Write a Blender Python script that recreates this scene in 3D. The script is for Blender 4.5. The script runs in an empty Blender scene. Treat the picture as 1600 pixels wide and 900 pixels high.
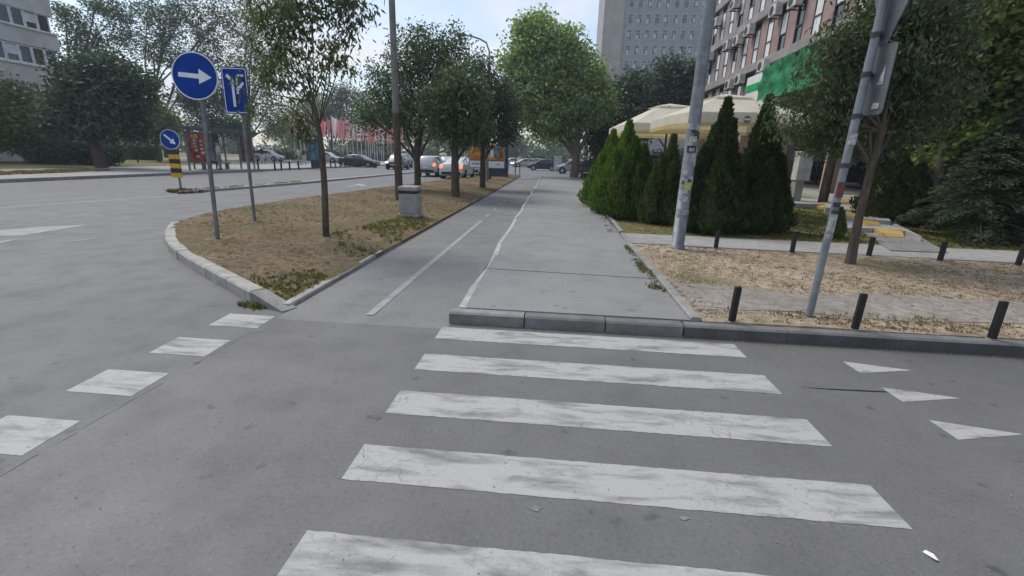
import bpy, math, random
import numpy as np
from mathutils import Vector, Matrix
from mathutils.geometry import delaunay_2d_cdt

sc = bpy.context.scene
COL = sc.collection
rng = np.random.default_rng(7)
random.seed(7)

# ------------------------------------------------------------------ camera
CAM = np.array([0.0, 0.0, 1.6])
R_ = np.array([0.9955753, 0.0897861, 0.0277174])
U_ = np.array([-0.0515122, 0.2747878, 0.9601240])
F_ = np.array([-0.0785894, 0.9573036, -0.2781970])
FPX = 706.69
cam_d = bpy.data.cameras.new("camera")
cam_d.sensor_width = 36.0
cam_d.lens = FPX / 1600 * 36.0
cam_d.clip_start = 0.05
cam_d.clip_end = 2000
cam = bpy.data.objects.new("camera", cam_d)
COL.objects.link(cam)
cam.matrix_world = Matrix(((R_[0], U_[0], -F_[0], 0), (R_[1], U_[1], -F_[1], 0), (R_[2], U_[2], -F_[2], 1.6), (0, 0, 0, 1)))
sc.camera = cam

# ------------------------------------------------------------------ sky and sun
SUN_DIR = Vector((-0.62, 0.42, 1.05)).normalized()      # towards the sun
world = bpy.data.worlds.new("World")
sc.world = world
world.use_nodes = True
wn, wl = world.node_tree.nodes, world.node_tree.links
wn.clear()
w_out = wn.new("ShaderNodeOutputWorld")
w_bg = wn.new("ShaderNodeBackground"); w_bg.inputs["Strength"].default_value = 0.12
sky = wn.new("ShaderNodeTexSky"); sky.sky_type = 'NISHITA'; sky.sun_disc = False
sky.sun_elevation = math.asin(SUN_DIR.z)
sky.sun_rotation = math.atan2(SUN_DIR.x, SUN_DIR.y)
sky.dust_density = 1.5
w_tc = wn.new("ShaderNodeTexCoord")
w_map = wn.new("ShaderNodeMapping"); w_map.inputs["Scale"].default_value = (1.0, 1.0, 3.4)
w_map.inputs["Location"].default_value = (0.35, 0.1, 0.2)
w_n = wn.new("ShaderNodeTexNoise"); w_n.inputs["Scale"].default_value = 2.1; w_n.inputs["Detail"].default_value = 9; w_n.inputs["Roughness"].default_value = 0.52
w_n.inputs["Distortion"].default_value = 0.5
w_r = wn.new("ShaderNodeValToRGB")
w_r.color_ramp.elements[0].position = 0.42; w_r.color_ramp.elements[0].color = (0.0, 0.0, 0.0, 1)
w_r.color_ramp.elements[1].position = 0.66; w_r.color_ramp.elements[1].color = (1, 1, 1, 1)
w_mix = wn.new("ShaderNodeMixRGB"); w_mix.inputs[2].default_value = (5.35, 5.5, 5.75, 1)
wl.new(w_tc.outputs["Generated"], w_map.inputs[0]); wl.new(w_map.outputs[0], w_n.inputs["Vector"])
wl.new(w_n.outputs["Fac"], w_r.inputs[0]); wl.new(w_r.outputs[0], w_mix.inputs[0])
wl.new(sky.outputs[0], w_mix.inputs[1]); wl.new(w_mix.outputs[0], w_bg.inputs[0]); wl.new(w_bg.outputs[0], w_out.inputs[0])

sun_d = bpy.data.lights.new("sun", 'SUN'); sun_d.energy = 1.5; sun_d.angle = math.radians(22); sun_d.color = (1.0, 0.96, 0.9)
sun = bpy.data.objects.new("sun", sun_d); COL.objects.link(sun)
sun.rotation_euler = SUN_DIR.to_track_quat('Z', 'Y').to_euler()
sun.location = (0, 0, 40)

sc.view_settings.view_transform = 'Standard'
sc.view_settings.look = 'None'
sc.view_settings.gamma = 1.0
sc.view_settings.exposure = 0.62
sc.render.engine = 'CYCLES'
sc.cycles.use_denoising = True
sc.cycles.max_bounces = 6
sc.cycles.diffuse_bounces = 3
sc.cycles.glossy_bounces = 3
sc.cycles.transmission_bounces = 4
sc.cycles.transparent_max_bounces = 6

# ------------------------------------------------------------------ picking places on the plan (metres)
def ray(px, py):
    return F_ + (px - 800) / FPX * R_ - (py - 450) / FPX * U_
def P(px, py, z=0.0):
    d = ray(px, py); t = (z - 1.6) / d[2]
    return Vector((t * d[0], t * d[1], z))
def atY(px, py, Y):
    d = ray(px, py); t = Y / d[1]
    return Vector((t * d[0], Y, 1.6 + t * d[2]))

# ------------------------------------------------------------------ materials
MATS = {}
def nt(name):
    m = bpy.data.materials.new(name); m.use_nodes = True
    n, l = m.node_tree.nodes, m.node_tree.links
    b = n["Principled BSDF"]
    return m, n, l, b
def pos_noise(n, l, scale, detail=4, rough=0.55, vec=None, stretch=None, dist=0.0):
    t = n.new("ShaderNodeTexNoise"); t.inputs["Scale"].default_value = scale; t.inputs["Detail"].default_value = detail
    t.inputs["Roughness"].default_value = rough; t.inputs["Distortion"].default_value = dist
    if vec is None:
        g = n.new("ShaderNodeNewGeometry"); vec = g.outputs["Position"]
    if stretch:
        mp = n.new("ShaderNodeMapping"); mp.inputs["Scale"].default_value = stretch
        l.new(vec, mp.inputs[0]); vec = mp.outputs[0]
    l.new(vec, t.inputs["Vector"])
    return t.outputs["Fac"]
def ramp(n, l, fac, stops):
    r = n.new("ShaderNodeValToRGB"); e = r.color_ramp.elements
    while len(e) < len(stops): e.new(0.5)
    for i, (p, c) in enumerate(stops):
        e[i].position = p
        e[i].color = (c, c, c, 1) if isinstance(c, (int, float)) else (*c, 1)
    l.new(fac, r.inputs[0])
    return r.outputs[0]
def mixc(n, l, fac, a, b, mode='MIX'):
    m = n.new("ShaderNodeMixRGB"); m.blend_type = mode
    for i, v in ((0, fac), (1, a), (2, b)):
        if isinstance(v, (int, float)): m.inputs[i].default_value = v if i == 0 else (v, v, v, 1)
        elif isinstance(v, tuple): m.inputs[i].default_value = (*v, 1)
        else: l.new(v, m.inputs[i])
    return m.outputs[0]
def bump(n, l, b, height, strength=0.3, dist=0.01):
    bp = n.new("ShaderNodeBump"); bp.inputs["Strength"].default_value = strength; bp.inputs["Distance"].default_value = dist
    l.new(height, bp.inputs["Height"]); l.new(bp.outputs[0], b.inputs["Normal"])
def paint(name, col, rough=0.5, metal=0.0, wear=0.12, scale=3.0, spec=0.4, coat=0.0, bumpy=0.0):
    """a plain coloured surface with a little uneven tone"""
    if name in MATS: return MATS[name]
    m, n, l, b = nt(name)
    f1 = pos_noise(n, l, scale, 5); f2 = pos_noise(n, l, scale * 14, 3)
    d = tuple(c * (1 - wear * 2.2) for c in col); u = tuple(min(1, c * (1 + wear)) for c in col)
    c1 = ramp(n, l, f1, [(0.3, d), (0.62, u)])
    c2 = mixc(n, l, wear, c1, ramp(n, l, f2, [(0.35, 0.35), (0.6, 1.0)]), 'MULTIPLY')
    l.new(c2, b.inputs["Base Color"])
    b.inputs["Roughness"].default_value = rough; b.inputs["Metallic"].default_value = metal
    b.inputs["Specular IOR Level"].default_value = spec; b.inputs["Coat Weight"].default_value = coat
    if bumpy: bump(n, l, b, f2, bumpy, 0.01)
    MATS[name] = m
    return m
def emit(name, col, strength):
    if name in MATS: return MATS[name]
    m, n, l, b = nt(name)
    b.inputs["Base Color"].default_value = (*col, 1); b.inputs["Emission Color"].default_value = (*col, 1); b.inputs["Emission Strength"].default_value = strength
    MATS[name] = m
    return m
def asphalt(name, base, tint=(1, 1, 1), patch=0.12, speck=0.5, rough=0.62, gutter=False):
    m, n, l, b = nt(name)
    big = pos_noise(n, l, 0.35, 4); mid = pos_noise(n, l, 2.2, 6, 0.62); fine = pos_noise(n, l, 190, 2); fine2 = pos_noise(n, l, 42, 4, 0.75)
    c = tuple(base * t for t in tint)
    c1 = ramp(n, l, big, [(0.3, tuple(x * (1 - patch) for x in c)), (0.7, tuple(x * (1 + patch) for x in c))])
    c1 = mixc(n, l, 0.45, c1, ramp(n, l, mid, [(0.28, 0.62), (0.5, 1.0), (0.75, 1.18)]), 'MULTIPLY')
    c1 = mixc(n, l, speck, c1, ramp(n, l, fine, [(0.3, 0.62), (0.52, 1.0), (0.72, 1.55)]), 'MULTIPLY')
    c1 = mixc(n, l, 0.75, c1, ramp(n, l, fine2, [(0.30, 0.55), (0.46, 0.97), (0.58, 1.03), (0.74, 1.45)]), 'MULTIPLY')
    # dark oily spots and pale chips
    v = n.new("ShaderNodeTexVoronoi"); v.inputs["Scale"].default_value = 4.5; v.inputs["Randomness"].default_value = 1
    g = n.new("ShaderNodeNewGeometry"); wv = n.new("ShaderNodeTexNoise"); wv.inputs["Scale"].default_value = 9
    l.new(g.outputs["Position"], wv.inputs["Vector"])
    add = n.new("ShaderNodeVectorMath"); add.operation = 'MULTIPLY_ADD'; add.inputs[1].default_value = (0.14, 0.05, 0.1)
    l.new(wv.outputs["Color"], add.inputs[0]); l.new(g.outputs["Position"], add.inputs[2]); l.new(add.outputs[0], v.inputs["Vector"])
    sp = ramp(n, l, v.outputs["Distance"], [(0.06, 0.42), (0.17, 1.0)])
    gate = ramp(n, l, pos_noise(n, l, 3.1, 2), [(0.44, 0.0), (0.56, 1.0)])
    c1 = mixc(n, l, gate, c1, mixc(n, l, 0.75, c1, sp, 'MULTIPLY'))
    v2 = n.new("ShaderNodeTexVoronoi"); v2.inputs["Scale"].default_value = 17; l.new(add.outputs[0], v2.inputs["Vector"])
    chip = ramp(n, l, v2.outputs["Distance"], [(0.045, 1.0), (0.075, 0.0)])
    gate2 = ramp(n, l, pos_noise(n, l, 5.3, 2), [(0.48, 0.0), (0.6, 0.8)])
    cf = n.new("ShaderNodeMath"); cf.operation = 'MULTIPLY'; l.new(chip, cf.inputs[0]); l.new(gate2, cf.inputs[1])
    c1 = mixc(n, l, cf.outputs[0], c1, tuple(min(1, x * 2.3) for x in c))
    if gutter:
        sx = n.new("ShaderNodeSeparateXYZ"); l.new(g.outputs["Position"], sx.inputs[0])
        ad = n.new("ShaderNodeMath"); ad.operation = 'MULTIPLY_ADD'; ad.inputs[1].default_value = 0.22; l.new(pos_noise(n, l, 3.5, 5, 0.7), ad.inputs[0]); l.new(sx.outputs["Y"], ad.inputs[2])
        dirt = ramp(n, l, (lambda q: (l.new(ad.outputs[0], q.inputs[0]), q.outputs[0])[1])(n.new("ShaderNodeMapRange")), [(0.0, 0.0), (1.0, 0.75)])
        mr = [x for x in n if x.bl_idname == "ShaderNodeMapRange"][0]; mr.inputs["From Min"].default_value = 4.08; mr.inputs["From Max"].default_value = 4.26
        c1 = mixc(n, l, dirt, c1, (0.105, 0.09, 0.072))
        patchm = ramp(n, l, pos_noise(n, l, 0.8, 2, 0.4, None, (0.25, 1.4, 1)), [(0.47, 0.0), (0.53, 0.13)])
        c1 = mixc(n, l, patchm, c1, (0.10, 0.098, 0.095))
    l.new(c1, b.inputs["Base Color"])
    rr = ramp(n, l, mid, [(0.3, rough + 0.12), (0.7, rough - 0.06)]); l.new(rr, b.inputs["Roughness"])
    b.inputs["Specular IOR Level"].default_value = 0.45
    hb = mixc(n, l, 0.5, fine, fine2)
    bump(n, l, b, hb, 0.45, 0.006)
    MATS[name] = m
    return m
def road_paint(name, col, wear=0.5, crack=0.6):
    m, n, l, b = nt(name)
    g = n.new("ShaderNodeNewGeometry")
    streak = pos_noise(n, l, 2.1, 5, 0.6, None, (1.0, 4.2, 1.0), 0.3)
    blot = pos_noise(n, l, 5.0, 6, 0.7, None, (1.0, 1.7, 1), 0.3)
    fine = pos_noise(n, l, 120, 2)
    c = mixc(n, l, ramp(n, l, streak, [(0.48, 0.0), (0.66, wear)]), col, (0.15, 0.145, 0.135))
    c = mixc(n, l, ramp(n, l, blot, [(0.60, 0.0), (0.74, wear)]), c, (0.15, 0.145, 0.14))
    # crazed cracks, only in patches
    wv = n.new("ShaderNodeTexNoise"); wv.inputs["Scale"].default_value = 4; wv.inputs["Detail"].default_value = 4
    l.new(g.outputs["Position"], wv.inputs["Vector"])
    add = n.new("ShaderNodeVectorMath"); add.operation = 'MULTIPLY_ADD'; add.inputs[1].default_value = (0.3, 0.3, 0.1)
    l.new(wv.outputs["Color"], add.inputs[0]); l.new(g.outputs["Position"], add.inputs[2])
    vo = n.new("ShaderNodeTexVoronoi"); vo.feature = 'DISTANCE_TO_EDGE'; vo.inputs["Scale"].default_value = 7.5; l.new(add.outputs[0], vo.inputs["Vector"])
    ck = ramp(n, l, vo.outputs["Distance"], [(0.008, 1.0), (0.022, 0.0)])
    gate = ramp(n, l, pos_noise(n, l, 1.3, 3), [(0.47, 0.0), (0.6, crack)])
    cm = n.new("ShaderNodeMath"); cm.operation = 'MULTIPLY'; l.new(ck, cm.inputs[0]); l.new(gate, cm.inputs[1])
    c = mixc(n, l, cm.outputs[0], c, (0.09, 0.09, 0.088))
    hole = ramp(n, l, pos_noise(n, l, 26, 4, 0.75), [(0.57, 0.0), (0.66, 0.7)])
    gate3 = ramp(n, l, pos_noise(n, l, 2.3, 3), [(0.42, 0.0), (0.65, 1.0)])
    hm = n.new("ShaderNodeMath"); hm.operation = 'MULTIPLY'; l.new(hole, hm.inputs[0]); l.new(gate3, hm.inputs[1])
    c = mixc(n, l, hm.outputs[0], c, (0.13, 0.13, 0.128))
    c = mixc(n, l, 0.3, c, ramp(n, l, fine, [(0.3, 0.7), (0.6, 1.1)]), 'MULTIPLY')
    l.new(c, b.inputs["Base Color"]); b.inputs["Roughness"].default_value = 0.72
    bump(n, l, b, fine, 0.3, 0.004)
    MATS[name] = m
    return m
def soil(name, a, bcol, green, gmin=0.5, seed=0.0, soilc=(0.15, 0.105, 0.07)):
    m, n, l, b = nt(name)
    f1 = pos_noise(n, l, 1.1, 6, 0.62, None, (1, 1, 1)); f2 = pos_noise(n, l, 9.0, 6, 0.7); f3 = pos_noise(n, l, 70, 3, 0.7)
    fg = pos_noise(n, l, 0.62, 5, 0.6, None, (1.13, 0.9, 1), 0.4)
    c = ramp(n, l, f1, [(0.32, a), (0.66, bcol)])
    c = mixc(n, l, ramp(n, l, f2, [(0.40, 0.85), (0.56, 0.0)]), c, soilc)
    gm = n.new("ShaderNodeMath"); gm.operation = 'MULTIPLY'
    l.new(ramp(n, l, fg, [(gmin, 0.0), (gmin + 0.12, 0.85)]), gm.inputs[0]); l.new(ramp(n, l, f2, [(0.35, 0.3), (0.6, 1.0)]), gm.inputs[1])
    c = mixc(n, l, gm.outputs[0], c, green)
    c = mixc(n, l, 0.7, c, ramp(n, l, f3, [(0.28, 0.45), (0.52, 1.0), (0.75, 1.5)]), 'MULTIPLY')
    l.new(c, b.inputs["Base Color"]); b.inputs["Roughness"].default_value = 0.95; b.inputs["Specular IOR Level"].default_value = 0.1
    bump(n, l, b, mixc(n, l, 0.5, f2, f3), 0.9, 0.03)
    MATS[name] = m
    return m
def leaf(name, dark, light, third=None, trans=0.32, rough=0.5, clump=1.3, spec=0.3):
    m, n, l, b = nt(name)
    g = n.new("ShaderNodeNewGeometry")
    c = ramp(n, l, g.outputs["Random Per Island"], [(0.0, dark), (0.75, light), (1.0, third or light)])
    f = pos_noise(n, l, clump, 3)
    c = mixc(n, l, 0.6, c, ramp(n, l, f, [(0.3, (0.62, 0.66, 0.66)), (0.68, (1.25, 1.2, 1.0))]), 'MULTIPLY')
    l.new(c, b.inputs["Base Color"]); b.inputs["Roughness"].default_value = rough; b.inputs["Specular IOR Level"].default_value = spec
    tr = n.new("ShaderNodeBsdfTranslucent")
    l.new(mixc(n, l, 1.0, c, (1.5, 1.7, 0.7), 'MULTIPLY'), tr.inputs[0])
    mx = n.new("ShaderNodeMixShader"); mx.inputs[0].default_value = trans
    l.new(b.outputs[0], mx.inputs[1]); l.new(tr.outputs[0], mx.inputs[2]); l.new(mx.outputs[0], n["Material Output"].inputs[0])
    MATS[name] = m
    return m
def glass(name, col=(0.03, 0.04, 0.05), rough=0.06):
    if name in MATS: return MATS[name]
    m, n, l, b = nt(name)
    f = pos_noise(n, l, 0.8, 2)
    l.new(ramp(n, l, f, [(0.35, tuple(c * 0.7 for c in col)), (0.65, tuple(c * 1.3 for c in col))]), b.inputs["Base Color"])
    b.inputs["Roughness"].default_value = rough; b.inputs["Specular IOR Level"].default_value = 0.8
    MATS[name] = m
    return m
def stone(name, col, dirt=0.35, scale=6, rough=0.85):
    m, n, l, b = nt(name)
    f1 = pos_noise(n, l, scale, 6, 0.65); f2 = pos_noise(n, l, 90, 3, 0.7); f3 = pos_noise(n, l, 0.9, 4)
    c = ramp(n, l, f1, [(0.3, tuple(x * (1 - dirt) for x in col)), (0.65, tuple(min(1, x * 1.12) for x in col))])
    c = mixc(n, l, 0.5, c, ramp(n, l, f3, [(0.35, 0.72), (0.65, 1.1)]), 'MULTIPLY')
    c = mixc(n, l, 0.5, c, ramp(n, l, f2, [(0.3, 0.6), (0.55, 1.0), (0.75, 1.3)]), 'MULTIPLY')
    l.new(c, b.inputs["Base Color"]); b.inputs["Roughness"].default_value = rough
    bump(n, l, b, mixc(n, l, 0.4, f2, f1), 0.5, 0.01)
    MATS[name] = m
    return m
def bark(name, a, bcol):
    m, n, l, b = nt(name)
    f = pos_noise(n, l, 14, 6, 0.7, None, (1, 1, 0.22)); f2 = pos_noise(n, l, 45, 3, 0.6, None, (1, 1, 0.4))
    l.new(mixc(n, l, 0.5, ramp(n, l, f, [(0.33, a), (0.66, bcol)]), ramp(n, l, f2, [(0.3, 0.5), (0.6, 1.15)]), 'MULTIPLY'), b.inputs["Base Color"])
    b.inputs["Roughness"].default_value = 0.9; b.inputs["Specular IOR Level"].default_value = 0.2
    bump(n, l, b, f, 0.8, 0.02)
    MATS[name] = m
    return m

asphalt("asphalt_road", 0.152, (1, 0.97, 0.925), gutter=True)
asphalt("asphalt_ramp", 0.205, (1, 0.97, 0.925))
asphalt("asphalt_main", 0.138, (1.0, 0.985, 0.96), 0.1, 0.4, 0.6)
asphalt("asphalt_cycle", 0.19, (1, 0.97, 0.925), 0.14)
asphalt("asphalt_foot", 0.25, (1, 0.97, 0.925), 0.10)
road_paint("zebra_white", (0.41, 0.405, 0.385), 0.85, 0.4)
road_paint("line_white", (0.33, 0.325, 0.315), 0.55, 0.4)
road_paint("line_faint", (0.235, 0.23, 0.222), 0.6, 0.3)
soil("soil_island", (0.205, 0.145, 0.095), (0.30, 0.225, 0.15), (0.15, 0.145, 0.065), 0.46, 0, (0.12, 0.085, 0.06))
soil("soil_right", (0.41, 0.325, 0.235), (0.52, 0.43, 0.325), (0.16, 0.155, 0.07), 0.53, 0, (0.24, 0.18, 0.125))
soil("soil_lawn", (0.20, 0.20, 0.07), (0.24, 0.2, 0.1), (0.13, 0.17, 0.045), 0.42)  # olive-green ground of the lawn
soil("soil_far", (0.26, 0.21, 0.11), (0.32, 0.26, 0.14), (0.14, 0.17, 0.05), 0.45)
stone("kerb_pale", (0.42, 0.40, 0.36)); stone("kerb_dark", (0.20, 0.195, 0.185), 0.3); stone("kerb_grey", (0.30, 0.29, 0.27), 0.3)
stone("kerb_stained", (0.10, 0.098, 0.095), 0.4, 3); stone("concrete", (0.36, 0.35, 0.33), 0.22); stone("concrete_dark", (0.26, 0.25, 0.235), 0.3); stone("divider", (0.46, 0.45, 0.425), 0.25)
soil("gravel_grey", (0.29, 0.26, 0.225), (0.41, 0.375, 0.33), (0.2, 0.18, 0.12), 0.62, 0, (0.24, 0.21, 0.175)); stone("rubble", (0.36, 0.31, 0.25), 0.4)
bark("bark_dark", (0.055, 0.042, 0.034), (0.14, 0.11, 0.085)); bark("bark_grey", (0.10, 0.085, 0.07), (0.24, 0.2, 0.165))
leaf("leaf_ash", (0.045, 0.066, 0.04), (0.1, 0.13, 0.068), (0.17, 0.19, 0.1), 0.3)
leaf("leaf_ash_near", (0.038, 0.058, 0.038), (0.085, 0.112, 0.062), (0.16, 0.18, 0.11), 0.3)
leaf("leaf_ash_far", (0.042, 0.07, 0.05), (0.09, 0.137, 0.085), (0.16, 0.2, 0.11), 0.28)
leaf("leaf_plane", (0.13, 0.2, 0.11), (0.27, 0.37, 0.185), (0.45, 0.5, 0.21), 0.35)
leaf("leaf_dark", (0.036, 0.058, 0.05), (0.075, 0.11, 0.085), (0.12, 0.155, 0.11), 0.25)
leaf("leaf_mid", (0.07, 0.1, 0.048), (0.14, 0.185, 0.078), (0.21, 0.23, 0.09), 0.3)
leaf("leaf_yellow", (0.135, 0.165, 0.045), (0.240, 0.255, 0.075), (0.300, 0.300, 0.090), 0.35)
leaf("leaf_thuja", (0.017, 0.03, 0.013), (0.04, 0.063, 0.022), (0.07, 0.098, 0.032), 0.25, 0.6)
leaf("leaf_thuja_lit", (0.058, 0.105, 0.022), (0.12, 0.205, 0.036), (0.19, 0.29, 0.055), 0.3, 0.6)  # brighter thuja copy: sunlit lime tone put into the leaf colour
leaf("leaf_thuja_mid", (0.03, 0.055, 0.015), (0.07, 0.12, 0.026), (0.12, 0.17, 0.04), 0.25, 0.6)
leaf("leaf_thuja_brown", (0.04, 0.055, 0.018), (0.085, 0.115, 0.03), (0.16, 0.12, 0.05), 0.2, 0.6)
leaf("leaf_spruce", (0.028, 0.044, 0.03), (0.062, 0.088, 0.055), (0.11, 0.135, 0.075), 0.2, 0.6)
leaf("leaf_linden", (0.085, 0.125, 0.045), (0.18, 0.235, 0.08), (0.28, 0.31, 0.1), 0.35)
leaf("leaf_hedge", (0.048, 0.072, 0.033), (0.099, 0.138, 0.054), None, 0.2)
leaf("grass_dry", (0.15, 0.11, 0.065), (0.29, 0.225, 0.13), (0.38, 0.31, 0.20), 0.2, 0.8, 2.0, 0.1)
leaf("grass_green", (0.085, 0.095, 0.035), (0.16, 0.16, 0.06), (0.26, 0.22, 0.10), 0.25, 0.8, 2.0, 0.1)
leaf("leaf_litter", (0.09, 0.05, 0.028), (0.17, 0.10, 0.055), (0.26, 0.17, 0.09), 0.1, 0.8, 2.0, 0.1)
paint("galv", (0.22, 0.235, 0.25), 0.55, 0.2, 0.15, 6); paint("galv_dark", (0.19, 0.21, 0.225), 0.55, 0.3, 0.18, 6)
paint("sign_blue", (0.004, 0.045, 0.27), 0.6, 0, 0.10, 5, 0.15); paint("sign_white", (0.72, 0.73, 0.74), 0.45, 0, 0.06)
paint("sign_back", (0.15, 0.16, 0.175), 0.55, 0.3, 0.2, 4); paint("black_paint", (0.016, 0.016, 0.017), 0.5, 0, 0.2, 9)
paint("rubber", (0.018, 0.018, 0.019), 0.85); paint("yellow_paint", (0.62, 0.34, 0.02), 0.5, 0, 0.15)

# ------------------------------------------------------------------ mesh helpers
class MB:
    def __init__(s): s.v = []; s.f = []; s.m = []; s.cur = 0; s.sm = []; s.smooth = False
    def add(s, verts, faces):
        o = len(s.v); s.v += [tuple(p) for p in verts]
        for f in faces: s.f.append([i + o for i in f]); s.m.append(s.cur); s.sm.append(s.smooth)
        return s
    def box(s, c, size, rz=0.0, ch=0.0, M=None):
        x, y, z = (d / 2 for d in size)
        if ch > 0:
            k = ch
            vs = []; 
            for zz, i in ((-z, k), (-z + k, 0), (z - k, 0), (z, k)):
                X, Y = x - i, y - i
                vs += [(-X, -Y, zz), (X, -Y, zz), (X, Y, zz), (-X, Y, zz)]
            fs = [[3, 2, 1, 0], [12, 13, 14, 15]]
            for r in range(3):
                for i in range(4): fs.append([r * 4 + i, r * 4 + (i + 1) % 4, r * 4 + 4 + (i + 1) % 4, r * 4 + 4 + i])
        else:
            vs = [(-x, -y, -z), (x, -y, -z), (x, y, -z), (-x, y, -z), (-x, -y, z), (x, -y, z), (x, y, z), (-x, y, z)]
            fs = [[3, 2, 1, 0], [4, 5, 6, 7], [0, 1, 5, 4], [1, 2, 6, 5], [2, 3, 7, 6], [3, 0, 4, 7]]
        if M is not None: vs = [tuple(M @ Vector(p)) for p in vs]
        ca, sa = math.cos(rz), math.sin(rz)
        return s.add([(c[0] + p[0] * ca - p[1] * sa, c[1] + p[0] * sa + p[1] * ca, c[2] + p[2]) for p in vs], fs)
    def tube(s, pts, rad, n=8, cap=True):
        pts = [Vector(p) for p in pts]
        if isinstance(rad, (int, float)): rad = [rad] * len(pts)
        rings = []; old = s.smooth; s.smooth = True
        up = Vector((0.13, 0.97, 0.2)).normalized()
        for i, p in enumerate(pts):
            d = (pts[min(i + 1, len(pts) - 1)] - pts[max(i - 1, 0)])
            if d.length < 1e-9: d = Vector((0, 0, 1))
            d.normalize()
            a = d.cross(up)
            if a.length < 0.05: a = d.cross(Vector((1, 0, 0)))
            a.normalize(); b = d.cross(a)
            rings.append([p + (a * math.cos(t) + b * math.sin(t)) * rad[i] for t in (2 * math.pi * k / n for k in range(n))])
        vs = [q for r in rings for q in r]; fs = []
        for i in range(len(pts) - 1):
            for k in range(n): fs.append([i * n + k, i * n + (k + 1) % n, (i + 1) * n + (k + 1) % n, (i + 1) * n + k])
        s.add(vs, fs)
        s.smooth = old
        if cap:
            s.add(rings[0], [list(range(n))[::-1]]); s.add(rings[-1], [list(range(n))])
        return s
    def prism(s, poly, z0, z1):
        n = len(poly)
        vs = [(p[0], p[1], z0) for p in poly] + [(p[0], p[1], z1) for p in poly]
        return s.add(vs, [list(range(n))[::-1], list(range(n, 2 * n))] + [[i, (i + 1) % n, n + (i + 1) % n, n + i] for i in range(n)])
    def sheet(s, poly, z):
        return s.add([(p[0], p[1], z if len(p) < 3 else p[2]) for p in poly], [list(range(len(poly)))])
    def lathe(s, c, prof, n=16):
        old = s.smooth; s.smooth = True
        vs = []; fs = []
        for r, z in prof:
            for k in range(n):
                t = 2 * math.pi * k / n; vs.append((c[0] + r * math.cos(t), c[1] + r * math.sin(t), c[2] + z))
        for i in range(len(prof) - 1):
            for k in range(n): fs.append([i * n + k, i * n + (k + 1) % n, (i + 1) * n + (k + 1) % n, (i + 1) * n + k])
        fs.append(list(range(n))[::-1]); fs.append([(len(prof) - 1) * n + k for k in range(n)])
        s.add(vs, fs); s.smooth = old
        return s
    def build(s, name, mats, parent=None, loc=None, rz=0.0):
        me = bpy.data.meshes.new(name); me.from_pydata(s.v, [], s.f)
        if not isinstance(mats, (list, tuple)): mats = [mats]
        for m in mats: me.materials.append(MATS[m] if isinstance(m, str) else m)
        me.polygons.foreach_set("material_index", s.m); me.polygons.foreach_set("use_smooth", s.sm)
        me.update()
        return link(name, me, parent, loc, rz)
def link(name, me, parent=None, loc=None, rz=0.0):
    o = bpy.data.objects.new(name, me); COL.objects.link(o)
    if loc is not None: o.location = loc
    if rz: o.rotation_euler[2] = rz
    if parent is not None: o.parent = parent
    return o
def np_mesh(name, V, faces_n, F, mat):
    """V (n,3), F flat index array with faces of faces_n corners"""
    me = bpy.data.meshes.new(name); V = np.asarray(V, np.float32); F = np.asarray(F, np.int32).ravel()
    nf = len(F) // faces_n
    me.vertices.add(len(V)); me.vertices.foreach_set("co", V.ravel())
    me.loops.add(len(F)); me.loops.foreach_set("vertex_index", F)
    me.polygons.add(nf); me.polygons.foreach_set("loop_start", np.arange(0, nf * faces_n, faces_n, dtype=np.int32))
    me.polygons.foreach_set("loop_total", np.full(nf, faces_n, np.int32))
    me.update(calc_edges=True); me.validate()
    for m in (mat if isinstance(mat, list) else [mat]): me.materials.append(MATS[m])
    return me
def tag(o, label, cat, group=None, kind=None):
    if label: o["label"] = label
    if cat: o["category"] = cat
    if group: o["group"] = group
    if kind: o["kind"] = kind
    return o
def thing(name, label, cat, loc=(0, 0, 0), rz=0.0, group=None):
    o = bpy.data.objects.new(name, None); COL.objects.link(o); o.location = loc; o.rotation_euler[2] = rz
    o.empty_display_size = 0.2
    return tag(o, label, cat, group)
def struct(o, label=None):
    o["kind"] = "structure"
    if label: o["label"] = label
    return o
ORD = ["first", "second", "third", "fourth", "fifth", "sixth", "seventh", "eighth", "ninth", "tenth", "eleventh", "twelfth", "thirteenth",
       "fourteenth", "fifteenth", "sixteenth", "seventeenth", "eighteenth", "nineteenth", "twentieth", "twenty-first", "twenty-second",
       "twenty-third", "twenty-fourth", "twenty-fifth", "twenty-sixth", "twenty-seventh", "twenty-eighth"]

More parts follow.
